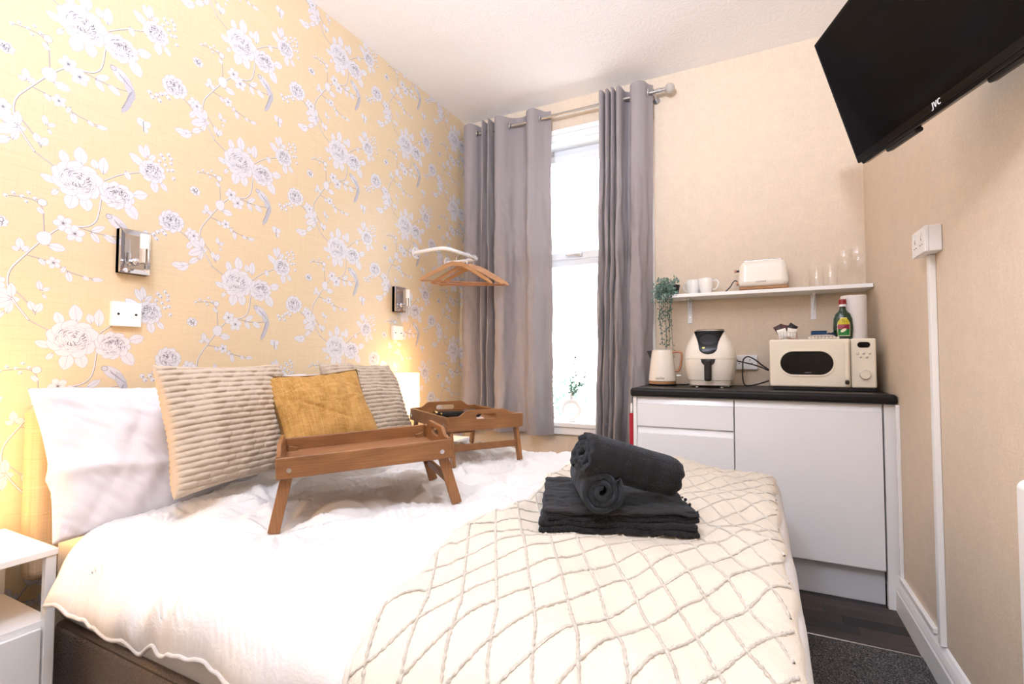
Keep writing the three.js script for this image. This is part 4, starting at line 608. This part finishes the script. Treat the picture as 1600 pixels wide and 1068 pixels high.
// ---------- right wall ----------
{
  const o = thing('wall_socket', 'white surface-mounted double socket on the right wall', 'socket', [0, 0, 0]); const z0 = 1.072, z1 = 1.216, y0 = 1.405, y1 = 1.49;
  mesh('back_box', rb(XR - .034, XR - .0005, y0 + .001, y1 - .001, z0 + .001, z1 - .001, .003), M.whiteGloss, o); mesh('plate', rb(XR - .045, XR - .034, y0, y1, z0, z1, .003), M.whiteGloss, o);
  for (const s of [.27, .73]) { for (const [a, b, w, h] of [[0, .004, .004, .008], [-.011, -.014, .006, .004], [.011, -.014, .006, .004]]) mesh('pin_hole', rb(XR - .0456, XR - .0445, (y0 + y1) / 2 + b - h / 2, (y0 + y1) / 2 + b + h / 2, mix(z0, z1, s) + a - w / 2, mix(z0, z1, s) + a + w / 2, .0004, 1), M.black, o); mesh('switch', rb(XR - .0475, XR - .045, y1 - .03, y1 - .012, mix(z0, z1, s) - .006, mix(z0, z1, s) + .006, .001), M.white, o); }
  tag(mesh('cable_conduit', rb(XR - .018, XR - .0005, .1385, y0, 1.118, 1.146, .002), M.white), 'white plastic cable conduit running from socket to skirting', 'conduit');
  const r = thing('panel_radiator', 'white panel radiator at the right edge of the picture', 'radiator', [0, 0, 0]);
  mesh('panel', rb(XR - .075, XR - .03, .20, .825, 1.86, 2.75, .02, 5), M.white, r); mesh('inset', rb(XR - .079, XR - .074, .26, .775, 1.915, 2.70, .004), M.whiteGloss, r); for (const z of [2.0, 2.55]) mesh('bracket', box(XR - .032, XR - .0005, .3, .7, z, z + .03), M.steel, r);
  for (const z of [1.92, 2.7]) mesh('pipe', cyl(.008, .008, .205, XR - .05, 0, z, 12), M.chrome, r);
}
{ // television on a wall bracket, turned and tipped
  const s = .872, C = [2.0, 1.06, 3.2], W = .73 * s, H = .43 * s, P = [2.363, 1.91, 1.626].map((v, i) => C[i] + (v - C[i]) * s);
  const o = thing('television', 'black flat television tilted down on the right wall', 'television', P);
  const yw = .325, tl = .30, r = V(Math.sin(yw), 0, Math.cos(yw)), n0 = V(-Math.cos(yw), 0, Math.sin(yw)), u0 = V(0, 1, 0), n = n0.clone().multiplyScalar(Math.cos(tl)).addScaledVector(u0, -Math.sin(tl)), u = u0.clone().multiplyScalar(Math.cos(tl)).addScaledVector(n0, Math.sin(tl));
  o.quaternion.setFromRotationMatrix(new THREE.Matrix4().makeBasis(r, u, n));
  mesh('bezel', rb(-W / 2, W / 2, -H / 2, H / 2, -.022, 0, .003), M.blackGloss, o);
  mesh('screen', rb(-W / 2 + .009, W / 2 - .009, -H / 2 + .018, H / 2 - .009, -.001, .0008, .0003, 1), phy({ color: col('#030304'), roughness: .1, specularIntensity: .28 }), o);
  mesh('back_cover', rb(-W / 2 + .05, W / 2 - .05, -H / 2 + .005, H / 2 - .06, -.05, -.02, .014), M.black, o);
  mesh('chin', rb(-W / 2 + .01, W / 2 - .01, -H / 2 - .008, -H / 2 + .004, -.024, -.004, .004), M.blackGloss, o);
  mesh('lettering', T(word('JVC', .0125, font, .0006).applyMatrix4(new THREE.Matrix4().makeShear(0, 0, .22, 0, 0, 0)), 0, -H / 2 + .004, .0004), std({ color: col('#e8e8ea'), roughness: .3 }), o);
  for (const x of [-.16, .17]) mesh('stand_socket', rb(x - .06, x + .06, -H / 2 - .016, -H / 2 - .004, -.035, -.015, .005), M.black, o);
  const b = thing('television_bracket', 'black wall bracket holding the television', 'bracket', [0, 0, 0]);
  mesh('wall_plate', rb(XR - .012, XR - .0005, P[1] - .05, P[1] + .16, P[2] - .1, P[2] + .1, .003), M.black, b);
  const q = V(...P).addScaledVector(n, -.05).addScaledVector(u, .02); mesh('arm', beam([XR - .01, P[1] + .06, P[2] - .02], [q.x, q.y, q.z], .05, .03, [0, 1, 0]), M.black, b);
}

// ---------- bedside cabinets and lamps ----------
function bedside(z0, label) {
  const o = thing('bedside_table', label, 'bedside table', [0, 0, z0]); const X0 = .02, X1 = .345, D = .38, Hh = .566;
  mesh('top', rb(X0, X1 + .004, Hh - .017, Hh, -.002, D + .002, .002), M.white, o);
  for (const [x, z] of [[X0, 0], [X1 - .022, 0], [X0, D - .022], [X1 - .022, D - .022]]) mesh('leg', rb(x, x + .022, .0065, Hh - .017, z, z + .022, .002), M.white, o);
  mesh('carcass', rb(X0 + .002, X1 - .014, .13, .385, .003, D - .003, .002), M.white, o);
  const d = mesh('drawer', rb(X1 - .013, X1 - .003, .142, .368, .026, D - .026, .002), M.white, o); mesh('handle', rb(X1 + .006, X1 + .016, .30, .31, D / 2 - .06, D / 2 + .06, .003), M.gold, d); mesh('handle_post', merge([-.05, .05].map(k => cylX(.004, .012, X1 + .002, .305, D / 2 + k, 10))), M.gold, d);
}
bedside(2.565, 'white bedside table with gold handled drawer at the near side of the bed');
bedside(.50, 'white bedside table by the curtain on the far side of the bed');
function lamp(pos, r, h, y0, label, power) {
  const o = thing('table_lamp', label, 'table lamp', pos); 
  mesh('foot', lathe([[0, 0], [.05, 0], [.05, .008], [.012, .016], [0, .016]], 30), M.chrome, o); mesh('stem', cyl(.006, .006, y0 + .06, 0, .012, 0, 14), M.chrome, o);
  mesh('shade', lathe([[r, y0], [r * .98, y0 + h], [r * .98 - .002, y0 + h], [r - .002, y0], [r, y0]], 40), M.shade, o);
  const bulb = mesh('bulb', T(new THREE.SphereGeometry(.022, 16, 12), 0, y0 + h * .5, 0), std({ color: col('#fff0d0'), emissive: col('#ffcf8a'), emissiveIntensity: 6 }), o);
  const l = new THREE.PointLight(col('#ffc070'), power, 0, 2); l.position.set(0, y0 + h * .5, 0); l.castShadow = true; l.shadow.radius = 2; o.add(l);
}
lamp([.17, .5665, 2.80], .085, .2, .14, 'lit table lamp on the near bedside table, just out of view', .22);
lamp([.098, .5665, .815], .072, .245, .165, 'glowing white lamp shade behind the pale ribbed cushion', .16);

// ---------- unseen ceiling lamp, placed to light the room and throw the television's shadow ----------
{
  const o = thing('unseen_pendant', 'unseen round ceiling pendant above the camera, placed to light the cabinets and throw the television shadow', 'ceiling lamp', [1.4, 2.37, 3.1]);
  mesh('globe', new THREE.SphereGeometry(.13, 32, 24), std({ color: col('#fff8ee'), emissive: col('#fff0dd'), emissiveIntensity: 1.5 }), o);
  mesh('rod', cyl(.006, .006, .36, 0, .155, 0, 10), M.chrome, o); mesh('ceiling_rose', cyl(.05, .04, .02, 0, .5095, 0, 24), M.white, o);
  const l = new THREE.PointLight(col('#e2eaff'), 2.3, 0, 2); l.castShadow = true; l.shadow.radius = 7; o.add(l);
}
// unseen uplighter behind the camera, placed to brighten the ceiling
{
  const o = thing('unseen_uplighter', 'unseen uplighter out of view behind the camera, placed to brighten the ceiling', 'floor lamp', [1.75, .006, 4.1]);
  mesh('base', cyl(.13, .12, .02, 0, 0, 0, 32), M.white, o); mesh('pole', cyl(.011, .011, 1.62, 0, .02, 0, 16), M.white, o);
  mesh('bowl', lathe([[.012, 1.63], [.06, 1.65], [.12, 1.70], [.14, 1.75], [.136, 1.75], [.115, 1.705], [.055, 1.657], [0, 1.645]], 36), M.white, o);
  mesh('bulb', T(new THREE.SphereGeometry(.04, 20, 14), 0, 1.72, 0), std({ color: col('#ffffff'), emissive: col('#f4f6ff'), emissiveIntensity: 4 }), o);
  const l = new THREE.SpotLight(col('#e2eaff'), 27, 0, .85, .8, 2); l.position.set(0, 1.78, 0); l.target.position.set(-.05, 2.88, -1.4); l.castShadow = true; l.shadow.radius = 3; o.add(l); o.add(l.target);
}
renderer.render(scene, camera);
